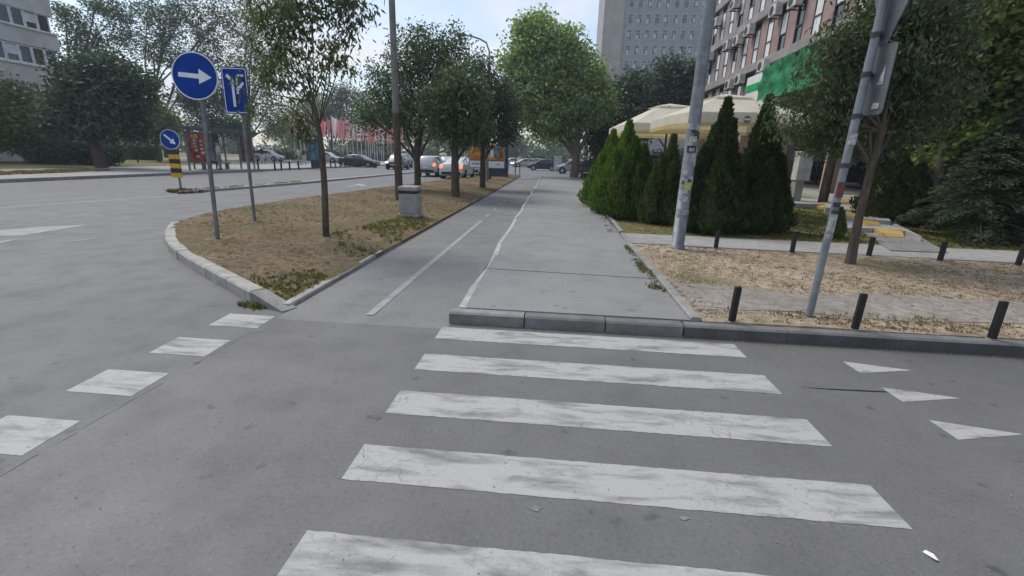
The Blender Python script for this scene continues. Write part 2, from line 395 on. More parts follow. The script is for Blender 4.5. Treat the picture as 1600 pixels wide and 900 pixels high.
def in_poly(x, y, poly):
    inside = np.zeros(len(x), bool); n = len(poly)
    for i in range(n):
        x1, y1 = poly[i][:2]; x2, y2 = poly[(i + 1) % n][:2]
        c = ((y1 > y) != (y2 > y)) & (x < (x2 - x1) * (y - y1) / (y2 - y1 + 1e-12) + x1)
        inside ^= c
    return inside
def lump(x, y, s=1.0):
    return s * (0.5 * np.sin(x * 1.7 + 1.3 * np.sin(y * 0.9)) * np.cos(y * 1.3 + x * 0.4) + 0.3 * np.sin(x * 4.1 + y * 2.2) * np.cos(y * 3.7 - x) + 0.2 * np.sin(9 * x + 3 * y) * np.sin(8 * y - 2 * x))
def patch(name, poly, step, zf, mat, skirt=-0.1, parent=None):
    """uneven ground filling a plan outline: a triangulated top and a skirt below its edge"""
    b = []
    for i in range(len(poly)):
        p, q = Vector(poly[i][:2]), Vector(poly[(i + 1) % len(poly)][:2]); k = max(1, int((q - p).length / (step * 2)))
        b += [p.lerp(q, j / k) for j in range(k)]
    xs = [p[0] for p in poly]; ys = [p[1] for p in poly]
    gx, gy = np.meshgrid(np.arange(min(xs), max(xs), step), np.arange(min(ys), max(ys), step))
    gx = (gx + rng.uniform(-0.3, 0.3, gx.shape) * step).ravel(); gy = (gy + rng.uniform(-0.3, 0.3, gy.shape) * step).ravel()
    k = in_poly(gx, gy, poly); gx, gy = gx[k], gy[k]
    bv = np.array([[p.x, p.y] for p in b])
    if len(gx):
        d = np.min(np.hypot(gx[:, None] - bv[None, :, 0], gy[:, None] - bv[None, :, 1]), 1); gx, gy = gx[d > step * 0.5], gy[d > step * 0.5]
    pts = [Vector((float(p[0]), float(p[1]))) for p in bv] + [Vector((float(x), float(y))) for x, y in zip(gx, gy)]
    nb = len(b)
    r = delaunay_2d_cdt(pts, [], [list(range(nb))], 1, 1e-6)
    v2 = np.array([[p.x, p.y] for p in r[0]])
    z = zf(v2[:, 0], v2[:, 1])
    mb = MB(); mb.smooth = True
    mb.add([(float(a[0]), float(a[1]), float(c)) for a, c in zip(v2, z)], r[2])
    zb = zf(bv[:, 0], bv[:, 1])
    mb.smooth = False
    vs = [(p[0], p[1], float(c)) for p, c in zip(bv, zb)] + [(p[0], p[1], skirt) for p in bv]
    mb.add(vs, [[i, (i + 1) % nb, nb + (i + 1) % nb, nb + i] for i in range(nb)])
    o = mb.build(name, mat, parent)
    return o
def tufts(name, poly, n, zf, mat, h=(0.02, 0.07), dens=None, parent=None, w=0.006, lean=0.6, per=5):
    """grass: small clumps of narrow blades over an outline"""
    xs = [p[0] for p in poly]; ys = [p[1] for p in poly]
    X = rng.uniform(min(xs), max(xs), n * 4); Y = rng.uniform(min(ys), max(ys), n * 4)
    k = in_poly(X, Y, poly)
    if dens is not None: k &= rng.uniform(0, 1, len(X)) < dens(X, Y)
    X, Y = X[k][:n], Y[k][:n]
    X = np.repeat(X, per) + rng.normal(0, 0.02, len(X) * per); Y = np.repeat(Y, per) + rng.normal(0, 0.02, len(Y) * per)
    m = len(X); Z = zf(X, Y) - 0.004
    a = rng.uniform(0, 2 * np.pi, m); H = rng.uniform(h[0], h[1], m); ln = rng.uniform(0, lean, m) * H * 1.5; b2 = rng.uniform(0, 2 * np.pi, m)
    W = w * rng.uniform(0.7, 1.8, m)
    V = np.zeros((m, 3, 3))
    V[:, 0] = np.stack([X - W * np.cos(a), Y - W * np.sin(a), Z], 1); V[:, 1] = np.stack([X + W * np.cos(a), Y + W * np.sin(a), Z], 1)
    V[:, 2] = np.stack([X + ln * np.cos(b2), Y + ln * np.sin(b2), Z + H], 1)
    me = np_mesh(name, V.reshape(-1, 3), 3, np.arange(m * 3), mat)
    o = link(name, me, parent); o["kind"] = "stuff"
    return o
def stones(parent, pts, L, w, zt, drop, mat, gap=0.008, jit=0.004, ch=0.015, side=1, name="kerb_stone", mats_alt=None, face=None):
    """a run of single kerb stones along a plan line; zt(x, y) gives the top height, the stones lie on the line's left (side 1) or right (-1)"""
    pts = [Vector(p[:2]) for p in pts]
    cum = [0]
    for a, b in zip(pts, pts[1:]): cum.append(cum[-1] + (b - a).length)
    def at(s):
        s = min(max(s, 0), cum[-1])
        for i in range(len(pts) - 1):
            if s <= cum[i + 1] + 1e-9: return pts[i].lerp(pts[i + 1], (s - cum[i]) / max(1e-9, cum[i + 1] - cum[i]))
        return pts[-1]
    s = 0.0; out = []
    while s < cum[-1] - 0.05:
        l = L * random.uniform(0.92, 1.06); e = min(s + l, cum[-1])
        if cum[-1] - e < 0.25 * L: e = cum[-1]
        a, b = at(s + gap / 2), at(e - gap / 2); d = (b - a).normalized(); nrm = Vector((-d.y, d.x)) * side
        j = random.uniform(-jit, jit); dz = random.uniform(-jit, jit)
        a, b = a + nrm * j, b + nrm * j
        mb = MB(); vs = []
        for p in (a, b):
            z = zt(p.x, p.y) + dz
            q, q1, r, r1 = p, p + nrm * ch, p + nrm * w, p + nrm * (w - ch)
            vs += [(q.x, q.y, z - drop), (q.x, q.y, z - ch), (q1.x, q1.y, z), (r1.x, r1.y, z), (r.x, r.y, z - ch), (r.x, r.y, z - drop)]
        mb.add(vs, [[0, 1, 2, 3, 4, 5], [11, 10, 9, 8, 7, 6]] + [[i, i + 6, (i + 1) % 6 + 6, (i + 1) % 6] for i in range(6)])
        m = mat if not mats_alt or random.random() > 0.35 else mats_alt
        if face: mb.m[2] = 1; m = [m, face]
        out.append(mb.build(name, m, parent)); s = e
    return out
def strip(parent, a, b, w, z, mat, name="line_marking", w2=None):
    a, b = Vector(a[:2]), Vector(b[:2]); d = (b - a).normalized(); nn = Vector((-d.y, d.x))
    w2 = w if w2 is None else w2
    mb = MB(); mb.sheet([a - nn * w / 2, b - nn * w2 / 2, b + nn * w2 / 2, a + nn * w / 2], z)
    return mb.build(name, mat, parent)

def atX(px, py, X):
    d = ray(px, py); t = X / d[0]
    return Vector((X, t * d[1], 1.6 + t * d[2]))

# ================================================================== SETTING
ground = struct(MB().sheet([(-320, -120), (320, -120), (320, 420), (-320, 420)], -0.06).build("ground", "soil_far"))
road = struct(MB().sheet([(-2.66, -30), (80, -30), (80, 4.35), (-2.66, 4.35)], 0.0).build("road", "asphalt_road"))
main_road = struct(MB().sheet([(-22.4, -60), (-2.66, -60), (-2.66, 39.6), (-2.66, 130), (-22.4, 130)], 0.0).build("main_road", "asphalt_main"))
cross_road = struct(MB().sheet([(-2.66, 39.6), (90, 39.6), (90, 66), (-2.66, 66)], 0.0).build("cross_road", "asphalt_main"))

mb = MB(); mb.sheet([(-2.66, 3.98, 0.0006), (-0.94, 3.98, 0.0006), (-0.94, 4.5, 0.006), (-2.66, 4.5, 0.006)], 0); mb.sheet([(-2.66, 4.5), (-0.94, 4.5), (-0.94, 6.75), (-2.66, 6.45)], 0.006); mb.cur = 1
mb.sheet([(-2.66, 6.45), (-0.94, 6.75), (-0.94, 40), (-2.66, 40)], 0.006)
cycle_path = struct(mb.build("cycle_path", ["asphalt_ramp", "asphalt_cycle"]))
FZ = 0.12
mb = MB()
mb.prism([(-0.84, 4.30), (1.40, 4.30), (1.40, 5.86), (-0.84, 5.98)], -0.02, FZ); mb.cur = 1
mb.prism([(-0.84, 5.988), (1.40, 5.868), (1.42, 9.0), (1.55, 20), (2.1, 40), (-0.84, 40)], -0.02, FZ + 0.003)
pavement = struct(mb.build("pavement", ["asphalt_foot", "asphalt_foot"]))
# seam line across the pavement where the newer asphalt starts
strip(pavement, (-0.84, 5.984), (1.36, 5.866), 0.010, FZ + 0.006, "asphalt_cycle", "asphalt_seam")
random.seed(6)
for k in range(26):
    ya = 4.05 - k * 0.2
    if random.random() < 0.75: strip(road, (-2.675 + random.uniform(-.008, .008), ya), (-2.675 + random.uniform(-.008, .008), ya - random.uniform(.08, .22)), 0.007, 0.003, "asphalt_cycle", "asphalt_seam", 0.003)

# kerb stones along the front of the pavement and the verge on the right
flat = lambda z: (lambda x, y: x * 0.0 + z)
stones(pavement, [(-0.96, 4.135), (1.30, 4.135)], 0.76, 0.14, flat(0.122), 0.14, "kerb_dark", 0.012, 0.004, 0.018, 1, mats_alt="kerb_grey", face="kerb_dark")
# dividing stones between cycle path and pavement: slightly out of line
random.seed(3)
dv = [(-0.90 + (0.035 * math.sin(y * 1.3) if 5.4 < y < 8.5 else 0.012 * math.sin(y * 2.1)) - 0.0025 * (y - 4.3), y) for y in np.arange(4.29, 40, 0.4)]
stones(pavement, dv, 0.9, 0.085, flat(0.126), 0.16, "divider", 0.006, 0.010, 0.010, -1, "divider_stone")
# right edging
stones(pavement, [(1.405, 4.29), (1.42, 6.5), (1.415, 8.35), (1.45, 9.55)], 1.0, 0.10, flat(0.150), 0.2, "kerb_grey", 0.01, 0.006, 0.012, -1, "edging_stone")
stones(pavement, [(1.46, 9.7), (1.60, 18), (2.05, 38)], 1.0, 0.09, flat(0.150), 0.2, "kerb_grey", 0.03, 0.02, 0.012, -1, "edging_stone")

# ---- left verge between main road and cycle path
lk = [P(440, 487), P(392, 474), P(350, 450), P(310, 427), P(283, 410), P(267, 396), P(258, 378), P(259, 367), P(268, 357)]
lk = [(p.x, p.y) for p in lk]
lk[0] = (-2.70, 4.16)
edge_main = [(-7.95, 9.3), (-8.3, 11.0), (-8.3, 13.7), (-7.65, 20.3), (-6.75, 29.2), (-5.2, 38.0), (-4.2, 41.0)]
edge_cyc = [(-3.0, 41.2), (-2.85, 40.5), (-2.82, 35), (-2.74, 20), (-2.735, 11.9), (-2.735, 7.2), (-2.70, 4.30)]
isl_poly = lk + edge_main + edge_cyc
def zi(x, y):
    x = np.asarray(x, float); y = np.asarray(y, float)
    tip = np.clip((y - 4.1) / 1.3, 0.15, 1); r = np.clip((-2.66 - x) / 1.1, 0, 1)
    return (0.045 + 0.085 * r) * tip + 0.014 * lump(x, y) * np.clip((-2.75 - x) * 3, 0, 1) * tip
isl_in = [(p[0] + 0.10, p[1] + 0.10) for p in lk[1:7]]
isl_in = [(-2.76, 4.36)] + isl_in + [(lk[7][0] + 0.12, lk[7][1]), (lk[8][0] + 0.1, lk[8][1])] + [(p[0] + 0.06, p[1]) for p in edge_main] + edge_cyc[:-1]
verge = struct(patch("verge", isl_in, 0.22, zi, "soil_island", -0.02))
kz = lambda x, y: 0.135 if y > 4.55 else 0.135
random.seed(5)
# curved pale kerb: ordinary stones, then a sloping end stone at the tip
stones(verge, lk[1:], 0.72, 0.17, flat(0.137), 0.15, "kerb_pale", 0.014, 0.006, 0.02, -1)
a, b = Vector(lk[1]), Vector(lk[0]); d = (b - a).normalized(); nn = Vector((-d.y, d.x)); a = a + d * 0.012
mbk = MB(); mbk.add([(a.x, a.y, 0), (b.x, b.y, 0), (b.x + nn.x * .17, b.y + nn.y * .17, 0), (a.x + nn.x * .17, a.y + nn.y * .17, 0),
                     (a.x, a.y, .135), (b.x, b.y, .014), (b.x + nn.x * .17, b.y + nn.y * .17, .014), (a.x + nn.x * .17, a.y + nn.y * .17, .135)],
                    [[3, 2, 1, 0], [4, 5, 6, 7], [0, 1, 5, 4], [1, 2, 6, 5], [2, 3, 7, 6], [3, 0, 4, 7]])
mbk.build("kerb_ramp_stone", "kerb_grey", verge)
stones(verge, [lk[8]] + edge_main, 1.0, 0.12, flat(0.075), 0.1, "kerb_dark", 0.01, 0.006, 0.012, -1)
stones(verge, edge_cyc[::-1], 0.95, 0.10, flat(0.048), 0.08, "kerb_pale", 0.01, 0.008, 0.010, 1, "edging_stone", mats_alt="kerb_grey")

# ---- right verge, side path, garden in front of the building
def zr(x, y):
    return 0.125 + 0.016 * lump(x * 0.9 + 3, y * 0.9)
vr_poly = [(1.51, 4.27), (70, 4.27), (70, 8.02), (9, 8.02), (1.51, 8.42)]
verge_r = struct(patch("verge", vr_poly, 0.28, zr, "soil_right", -0.02))
random.seed(9)
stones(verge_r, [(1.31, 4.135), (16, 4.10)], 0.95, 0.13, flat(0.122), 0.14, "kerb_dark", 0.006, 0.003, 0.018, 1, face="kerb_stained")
MB().box((43, 4.165, 0.05), (54, 0.13, 0.14)).build("kerb", "kerb_dark", verge_r)
side_path = struct(MB().prism([(1.52, 8.42), (9, 8.02), (70, 8.02), (70, 9.30), (9, 9.30), (1.52, 9.55)], -0.02, 0.142).build("side_path", "concrete"))
def zg(x, y):
    x = np.asarray(x, float); y = np.asarray(y, float)
    t = np.clip((y - 10) / 9, 0, 1); t = t * t * (3 - 2 * t)
    return 0.125 + 0.26 * t * np.clip((x - 3.5) / 3, 0, 1) + 0.016 * lump(x, y)
gp = [(1.56, 9.58), (9, 9.33), (70, 9.33), (70, 39.5), (2.2, 39.5), (1.70, 20)]
garden = struct(patch("lawn", gp, 0.5, zg, "soil_lawn", -0.02))
gvp = [(1.56, 4.62), (2.6, 4.72), (3.6, 4.60), (5.0, 4.75), (7.2, 4.7), (10, 5.2), (9.0, 6.2), (7.6, 6.6), (6.2, 5.7), (5.0, 5.5), (3.9, 5.62), (3.0, 5.42), (2.3, 5.62), (1.56, 5.72)]
patch("gravel_strip", gvp, 0.2, lambda x, y: zr(x, y) + 0.006, "gravel_grey", 0.10, verge_r)
# weeds, dry grass
def dn(s, o):
    return lambda X, Y: np.clip(0.5 + s * np.sin(X * 1.9 + o) * np.cos(Y * 1.5 - o) + 0.35 * np.sin(X * 5 + Y * 4 + o), 0.02, 1)
tufts("dry_grass", isl_in, 6500, zi, "grass_dry", (0.008, 0.035), dn(0.5, 1.0), verge)
tufts("green_grass", isl_in, 2200, zi, "grass_green", (0.012, 0.045), lambda X, Y: np.clip(0.12 + 0.5 * np.sin(X * 1.1 + 0.5 * Y) * np.cos(Y * 0.8 + 1) + 0.35 * np.sin(4.1 * X + 3 * Y) * np.sin(2.3 * Y - X), 0.02, 1), verge)
tipw = [(-3.3, 4.62), (-2.78, 4.40), (-2.78, 5.4), (-3.2, 5.6), (-3.7, 5.15)]
tufts("weeds", tipw, 170, zi, "grass_green", (0.012, 0.055), dn(0.9, 0.7), verge, 0.012, 0.9)
tufts("weeds", [(-3.25, 4.30), (-2.95, 4.20), (-2.95, 4.26), (-3.25, 4.38)], 40, flat(0.0), "grass_green", (0.02, 0.06), None, verge, 0.01, 0.9)
tufts("weeds", [(-4.1, 8.0), (-3.2, 6.4), (-2.78, 6.6), (-2.78, 10.6), (-3.5, 11.5)], 420, zi, "grass_green", (0.02, 0.08), dn(0.6, 2.0), verge, 0.01, 0.9)
vr_near = [(1.55, 4.32), (14, 4.3), (14, 7.98), (9, 8.0), (1.55, 8.38)]
bare = lambda X, Y: np.where(in_poly(X, Y, gvp), 0.03, 1.0)
tufts("dry_grass", vr_near, 7000, zr, "grass_dry", (0.005, 0.024), lambda X, Y: dn(0.4, 0.3)(X, Y) * bare(X, Y), verge_r)
tufts("green_grass", vr_near, 1300, zr, "grass_green", (0.008, 0.032), lambda X, Y: np.clip(0.1 + 0.6 * np.sin(X * 1.3 - 0.6 * Y) * np.cos(Y * 1.1) + 0.3 * np.sin(5 * X) * np.sin(4 * Y), 0.02, 1) * bare(X, Y), verge_r)
tufts("dry_weeds", [(1.55, 4.33), (8, 4.33), (8, 4.75), (1.55, 4.75)], 300, zr, "grass_dry", (0.01, 0.05), dn(0.9, 1.5), verge_r, 0.008, 0.9)
tufts("weeds", [(1.22, 5.4), (1.40, 5.2), (1.40, 8.2), (1.33, 8.2)], 210, flat(0.12), "grass_green", (0.01, 0.045), dn(0.9, 0.4), pavement, 0.008, 0.9)
tufts("lawn_grass", [(4, 9.6), (12, 9.4), (12, 18), (6, 18)], 9000, zg, "grass_green", (0.02, 0.07), dn(0.3, 0.1), garden, 0.008)
tufts("fallen_leaves", [(1.2, 9.6), (6, 9.5), (6, 11), (1.7, 14), (1.25, 14)], 900, lambda x, y: zg(x, y) + 0.006, "leaf_litter", (0.004, 0.02), None, garden, 0.02, 3.0, 2)
tufts("fallen_leaves", [(6.6, 9.5), (9, 9.4), (9, 12), (7.6, 12)], 500, lambda x, y: zg(x, y) + 0.006, "leaf_litter", (0.004, 0.02), None, garden, 0.02, 3.0, 2)
# loose stones on the bare strip
mb = MB()
for i in range(800):
    x, y = random.uniform(1.6, 7.0), random.gauss(5.15, 0.28); z = float(zr(x, y)); s = random.uniform(0.004, 0.016)
    mb.box((x, y, z + s * 0.2), (s * 2, s * 1.4, s), random.uniform(0, 3), s * 0.3)
for i in range(90):
    x, y = random.uniform(1.52, 1.85), random.uniform(4.5, 6.2); z = float(zr(x, y)); s = random.uniform(0.006, 0.03)
    mb.box((x, y, z + s * 0.2), (s * 2, s * 1.4, s), random.uniform(0, 3), s * 0.3)
o = mb.build("gravel", "rubble", verge_r); o["kind"] = "stuff"
mb = MB()
for i in range(260):
    x, y = random.uniform(-5.8, -2.9), random.uniform(4.9, 9.0); z = float(zi(x, y)); s = random.uniform(0.004, 0.014)
    if in_poly(np.array([x]), np.array([y]), isl_in)[0]: mb.box((x, y, z + s * 0.2), (s * 2, s * 1.4, s), random.uniform(0, 3), s * 0.3)
o = mb.build("gravel", "rubble", verge); o["kind"] = "stuff"

# ---- far side of the main road
far_side = struct(MB().prism([(-22.5, -60), (-22.5, 130), (-200, 130), (-200, -60)][::-1], -0.02, 0.13).build("far_verge", "soil_far"))
MB().prism([(-22.45, -60), (-22.45, 130), (-22.65, 130), (-22.65, -60)][::-1], -0.02, 0.15).build("kerb", "kerb_grey", far_side)
far_pave = struct(MB().sheet([(-27.5, 26), (-22.65, 26), (-22.65, 95), (-27.5, 95)], 0.136).build("far_pavement", "concrete"))
MB().sheet([(-31.0, -20), (-28.6, -20), (-28.6, 26), (-27.5, 26), (-27.5, 95), (-31.0, 95)], 0.137).build("walkway", "concrete", far_pave)
MB().sheet([(-24.4, 10), (-22.65, 12), (-22.65, 26), (-26.2, 26)], 0.136).build("bare_strip", "concrete", far_pave)
tufts("verge_grass", [(-28.4, 12), (-24.5, 12), (-26.4, 26), (-28.4, 26)], 2500, flat(0.13), "grass_dry", (0.05, 0.14), dn(.5, 2), far_side, 0.02)
parking = struct(MB().sheet([(-60, 50), (-31.0, 50), (-31.0, 95), (-60, 95)], 0.138).build("car_park", "asphalt_main"))

# ---- median strip in the main road
med = MB(); mp = [(-13.62, 15.7), (-13.35, 15.4), (-13.1, 15.8), (-12.5, 22.6), (-12.2, 39), (-12.0, 60), (-12.5, 60), (-12.8, 39), (-13.15, 22.6)]
med.prism(mp, -0.01, 0.08)
median = struct(med.build("median", "concrete"))
stones(median, [(-13.1, 15.8), (-12.5, 22.6), (-12.2, 39), (-12.0, 60)], 1.0, 0.15, flat(0.10), 0.12, "kerb_pale", 0.01, 0.006, 0.012, 1)
tufts("weeds", [(-14.3, 15.9), (-13.2, 15.3), (-13.0, 16.1), (-13.8, 16.6)], 150, flat(0.0), "leaf_litter", (0.04, 0.18), None, median, 0.02, 1.0)
tufts("weeds", [(-13.6, 16.5), (-13.1, 16.5), (-12.6, 23), (-13.1, 23)], 220, flat(0.08), "grass_dry", (0.02, 0.07), dn(0.5, 1), median, 0.015, 1.0)

# ---- painted markings
Zx0, Zx1, Zy0, Zw, Zg = -0.996, 1.734, 4.028, 0.294, 0.331
for i in range(6):
    y1 = Zy0 - i * (Zw + Zg); y0 = y1 - Zw; mb = MB()
    # edges a little ragged
    pts = [(x, y0 + random.uniform(-.003, .003)) for x in np.linspace(Zx0, Zx1, 70)] + [(x, y1 + random.uniform(-.003, .003)) for x in np.linspace(Zx1, Zx0, 70)]
    mb.sheet(pts, 0.002); mb.build("zebra_stripe", "zebra_white", road)
for i in range(6):
    y1 = 4.05 - i * 0.632; mb = MB()
    mb.sheet([(-3.16 - 0.02 * i, y1 - 0.33), (-2.68 - 0.02 * i, y1 - 0.33), (-2.70 - 0.02 * i, y1), (-3.18 - 0.02 * i, y1)], 0.002); mb.build("crossing_block", "zebra_white", main_road)
for i in range(3):
    y1 = 3.78 - i * 0.45; mb = MB()
    mb.sheet([(2.54 + .01 * i, y1), (2.55 + .01 * i, y1 - 0.22), (3.03 + .01 * i, y1 - 0.10)], 0.002); mb.build("yield_triangle", "zebra_white", road)
strip(cycle_path, (-1.80, 4.22), (-1.785, 11.5), 0.085, 0.010, "line_white", "centre_line")
for i in range(16):
    y0 = 12.35 + i * 1.55
    strip(cycle_path, (-1.785, y0), (-1.785, y0 + 0.62), 0.085, 0.010, "line_white", "dash_line")
def mark(parent, pts, z, mat, name): 
    m = MB(); m.sheet([(P(*p).x, P(*p).y) for p in pts], z); return m.build(name, mat, parent)
mark(main_road, [(-60, 366), (0, 360), (60, 355), (142, 351), (38, 368), (-60, 371)], 0.004, "line_white", "lane_arrow")
mark(main_road, [(-60, 389), (0, 377), (32, 373), (0, 380.5), (-60, 395)], 0.004, "line_white", "lane_arrow")
strip(main_road, P(-300, 336), P(166, 307.3), 0.12, 0.004, "line_white"); strip(main_road, P(-300, 346), P(278, 305.4), 0.16, 0.004, "line_white")
for a, b in (((72, 344.5), (127, 338.6)), ((178, 334), (225, 329)), ((263, 325), (300, 321.5)), ((345, 317), (385, 313)), ((425, 309), (470, 304.5)), ((510, 301), (540, 298)), ((91, 379.5), (151, 373)), ((-30, 352.5), (8, 349)), ((200, 309), (225, 306.5))):
    strip(main_road, P(*a), P(*b), 0.13, 0.004, "line_faint", "dash_line")
mark(main_road, [(551, 288.2), (560, 287.2), (575, 290), (566, 291)], 0.004, "zebra_white", "lane_arrow")
mark(main_road, [(540, 291.5), (558, 289), (560, 290), (543, 292.5)], 0.004, "line_white", "lane_arrow")
mark(main_road, [(575, 293), (598, 289), (601, 290), (579, 294)], 0.004, "line_faint", "lane_arrow")
# crack and worn patches in the asphalt
ck = [P(1262, 606), P(1290, 608), P(1320, 609.5), P(1350, 611), P(1385, 612.5)]
mb = MB(); w = [0.002, .005, .007, .009, .006]
mb.add([(p.x, p.y - w[i], 0.003) for i, p in enumerate(ck)] + [(p.x, p.y + w[i], 0.003) for i, p in enumerate(ck)], [[i, i + 1, i + 6, i + 5] for i in range(4)])
mb.build("crack", "black_paint", road)
for (px, py, s) in ((835, 795, 0.022), (1069, 810, 0.017)):
    c = P(px, py); mb = MB(); n = 13
    mb.sheet([(c.x + s * (1 + .4 * math.sin(5.1 * t + px)) * math.cos(t) * 1.4, c.y + s * (1 + .4 * math.sin(3.3 * t + py)) * math.sin(t) * .7) for t in (2 * math.pi * k / n for k in range(n))], 0.003)
    mb.build("worn_patch", "line_faint", road)
c = P(757, 388, 0.006)
mb = MB(); mb.sheet([(c.x - .14, c.y - .02), (c.x - .02, c.y + .16), (c.x + .14, c.y + .02), (c.x + .02, c.y + .04)], 0.010); mb.build("worn_patch", "line_faint", cycle_path)
c = P(1455, 870)
mb = MB(); mb.smooth = True
mb.add([(c.x - .022, c.y + .02, .004), (c.x - .008, c.y + .024, .012), (c.x + .006, c.y, .016), (c.x + .012, c.y - .024, .006), (c.x - .006, c.y - .026, .012), (c.x - .012, c.y + .004, .004)], [[0, 1, 2, 5], [5, 2, 3, 4]])
tag(mb.build("litter", "sign_white"), "crumpled scrap of white litter on the asphalt right of the zebra", "litter", None, "thing")
tufts("fallen_leaves", isl_in, 260, lambda x, y: zi(x, y) + 0.004, "leaf_litter", (0.004, 0.02), None, verge, 0.014, 3.0, 2)
tufts("fallen_leaves", vr_near, 260, lambda x, y: zr(x, y) + 0.004, "leaf_litter", (0.004, 0.02), None, verge_r, 0.014, 3.0, 2)
mb = MB()
for i in range(330):
    x = random.uniform(-0.9, 8.0); y = 4.125 - abs(random.gauss(0, 0.035)); s_ = random.uniform(0.002, 0.007); mb.box((x, y, s_ * .4), (s_ * 2, s_ * 1.5, s_), random.uniform(0, 3), s_ * .3)
for i in range(260):
    x, y = random.uniform(-2.4, 4.5), random.uniform(1.2, 4.0); s_ = random.uniform(0.0012, 0.004); mb.box((x, y, s_ * .4 + .004), (s_ * 2, s_ * 1.5, s_), random.uniform(0, 3), s_ * .3)
o = mb.build("grit", "rubble", road); o["kind"] = "stuff"
# ================================================================== BUILDINGS
stone("wall_pink", (0.335, 0.225, 0.205), 0.12, 2); stone("wall_grey", (0.30, 0.265, 0.255), 0.12, 1.2); stone("ledge", (0.30, 0.275, 0.26), 0.18, 2)
stone("pillar_tan", (0.42, 0.29, 0.20), 0.14, 3); stone("wall_white", (0.47, 0.46, 0.45), 0.16, 0.8); stone("tower_wall", (0.335, 0.325, 0.325), 0.05, 0.4); stone("tower_side", (0.38, 0.355, 0.34), 0.05, 0.4)
paint("panel_white", (0.74, 0.73, 0.71), 0.45, 0, 0.06, 1.5); paint("frame_dark", (0.045, 0.045, 0.05), 0.5, 0, 0.2); paint("frame_white", (0.62, 0.63, 0.64), 0.5, 0, 0.1)
glass("glass_dark", (0.02, 0.024, 0.03)); glass("glass_blue", (0.07, 0.10, 0.14), 0.12); paint("interior_dark", (0.012, 0.011, 0.011), 0.9)
paint("ac_white", (0.52, 0.51, 0.48), 0.55, 0, 0.15, 4); paint("ac_dark", (0.03, 0.03, 0.032), 0.6)
paint("sign_green", (0.0, 0.36, 0.11), 0.5, 0, 0.15, 3); paint("tower_blind", (0.50, 0.53, 0.56), 0.5, 0, 0.1, 1); paint("step_yellow", (0.42, 0.28, 0.085), 0.9, 0, 0.2, 3, bumpy=0.3)

def window_mesh(name, w, h, dep, mat, frame=0.06):
    """an open frame of four bars, in the y-z plane (facing -x)"""
    m = MB()
    m.box((0, 0, h / 2 - frame / 2), (dep, w, frame)); m.box((0, 0, -h / 2 + frame / 2), (dep, w, frame))
    m.box((0, w / 2 - frame / 2, 0), (dep, frame, h - 2 * frame)); m.box((0, -w / 2 + frame / 2, 0), (dep, frame, h - 2 * frame))
    me = bpy.data.meshes.new(name); me.from_pydata(m.v, [], m.f); me.materials.append(MATS[mat]); return me
def box_mesh(name, size, mat):
    m = MB().box((0, 0, 0), size); me = bpy.data.meshes.new(name); me.from_pydata(m.v, [], m.f); me.materials.append(MATS[mat]); return me

# ---- pink office block on the right, its front runs along the street
XF, Y0, Y1 = 11.5, 6.0, 40.4
off = thing("office_building", "pink and grey office block with white blinds behind the parasols", "building", (XF, Y1, 0.5))
def L(x, y, z): return (x - XF, y - Y1, z - 0.5)
mb = MB(); mb.box(L(XF + 6.35, (Y0 + Y1) / 2, 10.3), (12.0, Y1 - Y0, 11.9)); mb.build("wall", "wall_grey", off)
ledges = [4.55, 7.3, 10.0, 12.7, 15.4]
for z in ledges: MB().box(L(XF + 0.10, (Y0 + Y1) / 2, z - 0.22), (0.56, Y1 - Y0 + 0.2, 0.46), 0, 0.02).build("ledge", "ledge", off)
bay = 1.66; win = window_mesh("window", 0.74, 2.2, 0.10, "frame_dark"); backp = box_mesh("glass", (0.02, 0.60, 2.08), "glass_dark")
panU = box_mesh("blind", (0.03, 0.58, 1.0), "panel_white"); panL = box_mesh("blind", (0.03, 0.58, 0.72), "panel_white"); bar = box_mesh("transom", (0.05, 0.62, 0.06), "frame_dark")
pil = {m: box_mesh("pilaster", (0.30, 0.86, 2.24), m) for m in ("wall_pink", "wall_grey")}
random.seed(21)
for si in range(4):
    zc = ledges[si] + 1.13
    for k in range(20):
        yc = 39.15 - k * bay
        link("pilaster", pil["wall_pink" if (k > 3 and si < 2) or k > 5 else "wall_grey"], off, L(XF + 0.19, yc - bay / 2, zc))
        w = link("window", win, off, L(XF + 0.075, yc, zc))
        link("pane", backp, w, (0.03, 0, 0))
        lo = random.random() < 0.86; dz = random.choice((0, 0, 0.12, -0.2))
        if lo: link("blind", panL, w, (0.0, 0, -0.68))
        if random.random() < 0.82 and not (k in (0, 3) and si == 1): link("blind", panU, w, (-0.004, 0, 0.22 + dz * 0.4))
        link("transom", bar, w, (-0.03, 0, -0.29)); link("transom", bar, w, (-0.03, 0, 0.74))
for k, yc in enumerate((15.4, 20.9, 26.2, 31.3, 36.0, 40.0)):
    MB().box(L(XF + 0.30, yc, 2.25), (0.55, 0.62, 4.2), 0, 0.02).build("pillar", "pillar_tan", off)
MB().box(L(XF + 0.30, (Y0 + Y1) / 2, 4.11), (0.6, Y1 - Y0, 0.42)).build("beam", "pillar_tan", off)
MB().box(L(XF + 4.4, (Y0 + Y1) / 2, 2.4), (0.2, Y1 - Y0, 4.1)).build("shopfront", "glass_dark", off)
MB().box(L(XF + 2.4, Y0 + 0.1, 2.4), (4.0, 0.2, 4.1)).build("end_wall", "wall_grey", off)
for k in range(12):
    MB().box(L(XF + 4.26, 8 + k * 2.7, 2.4), (0.06, 0.08, 4.0)).build("mullion", "frame_dark", off)
terrace = struct(MB().prism([(10.3, 17.0), (24, 17.0), (24, 41), (10.3, 41)], -0.02, 0.5).build("terrace", "concrete"))

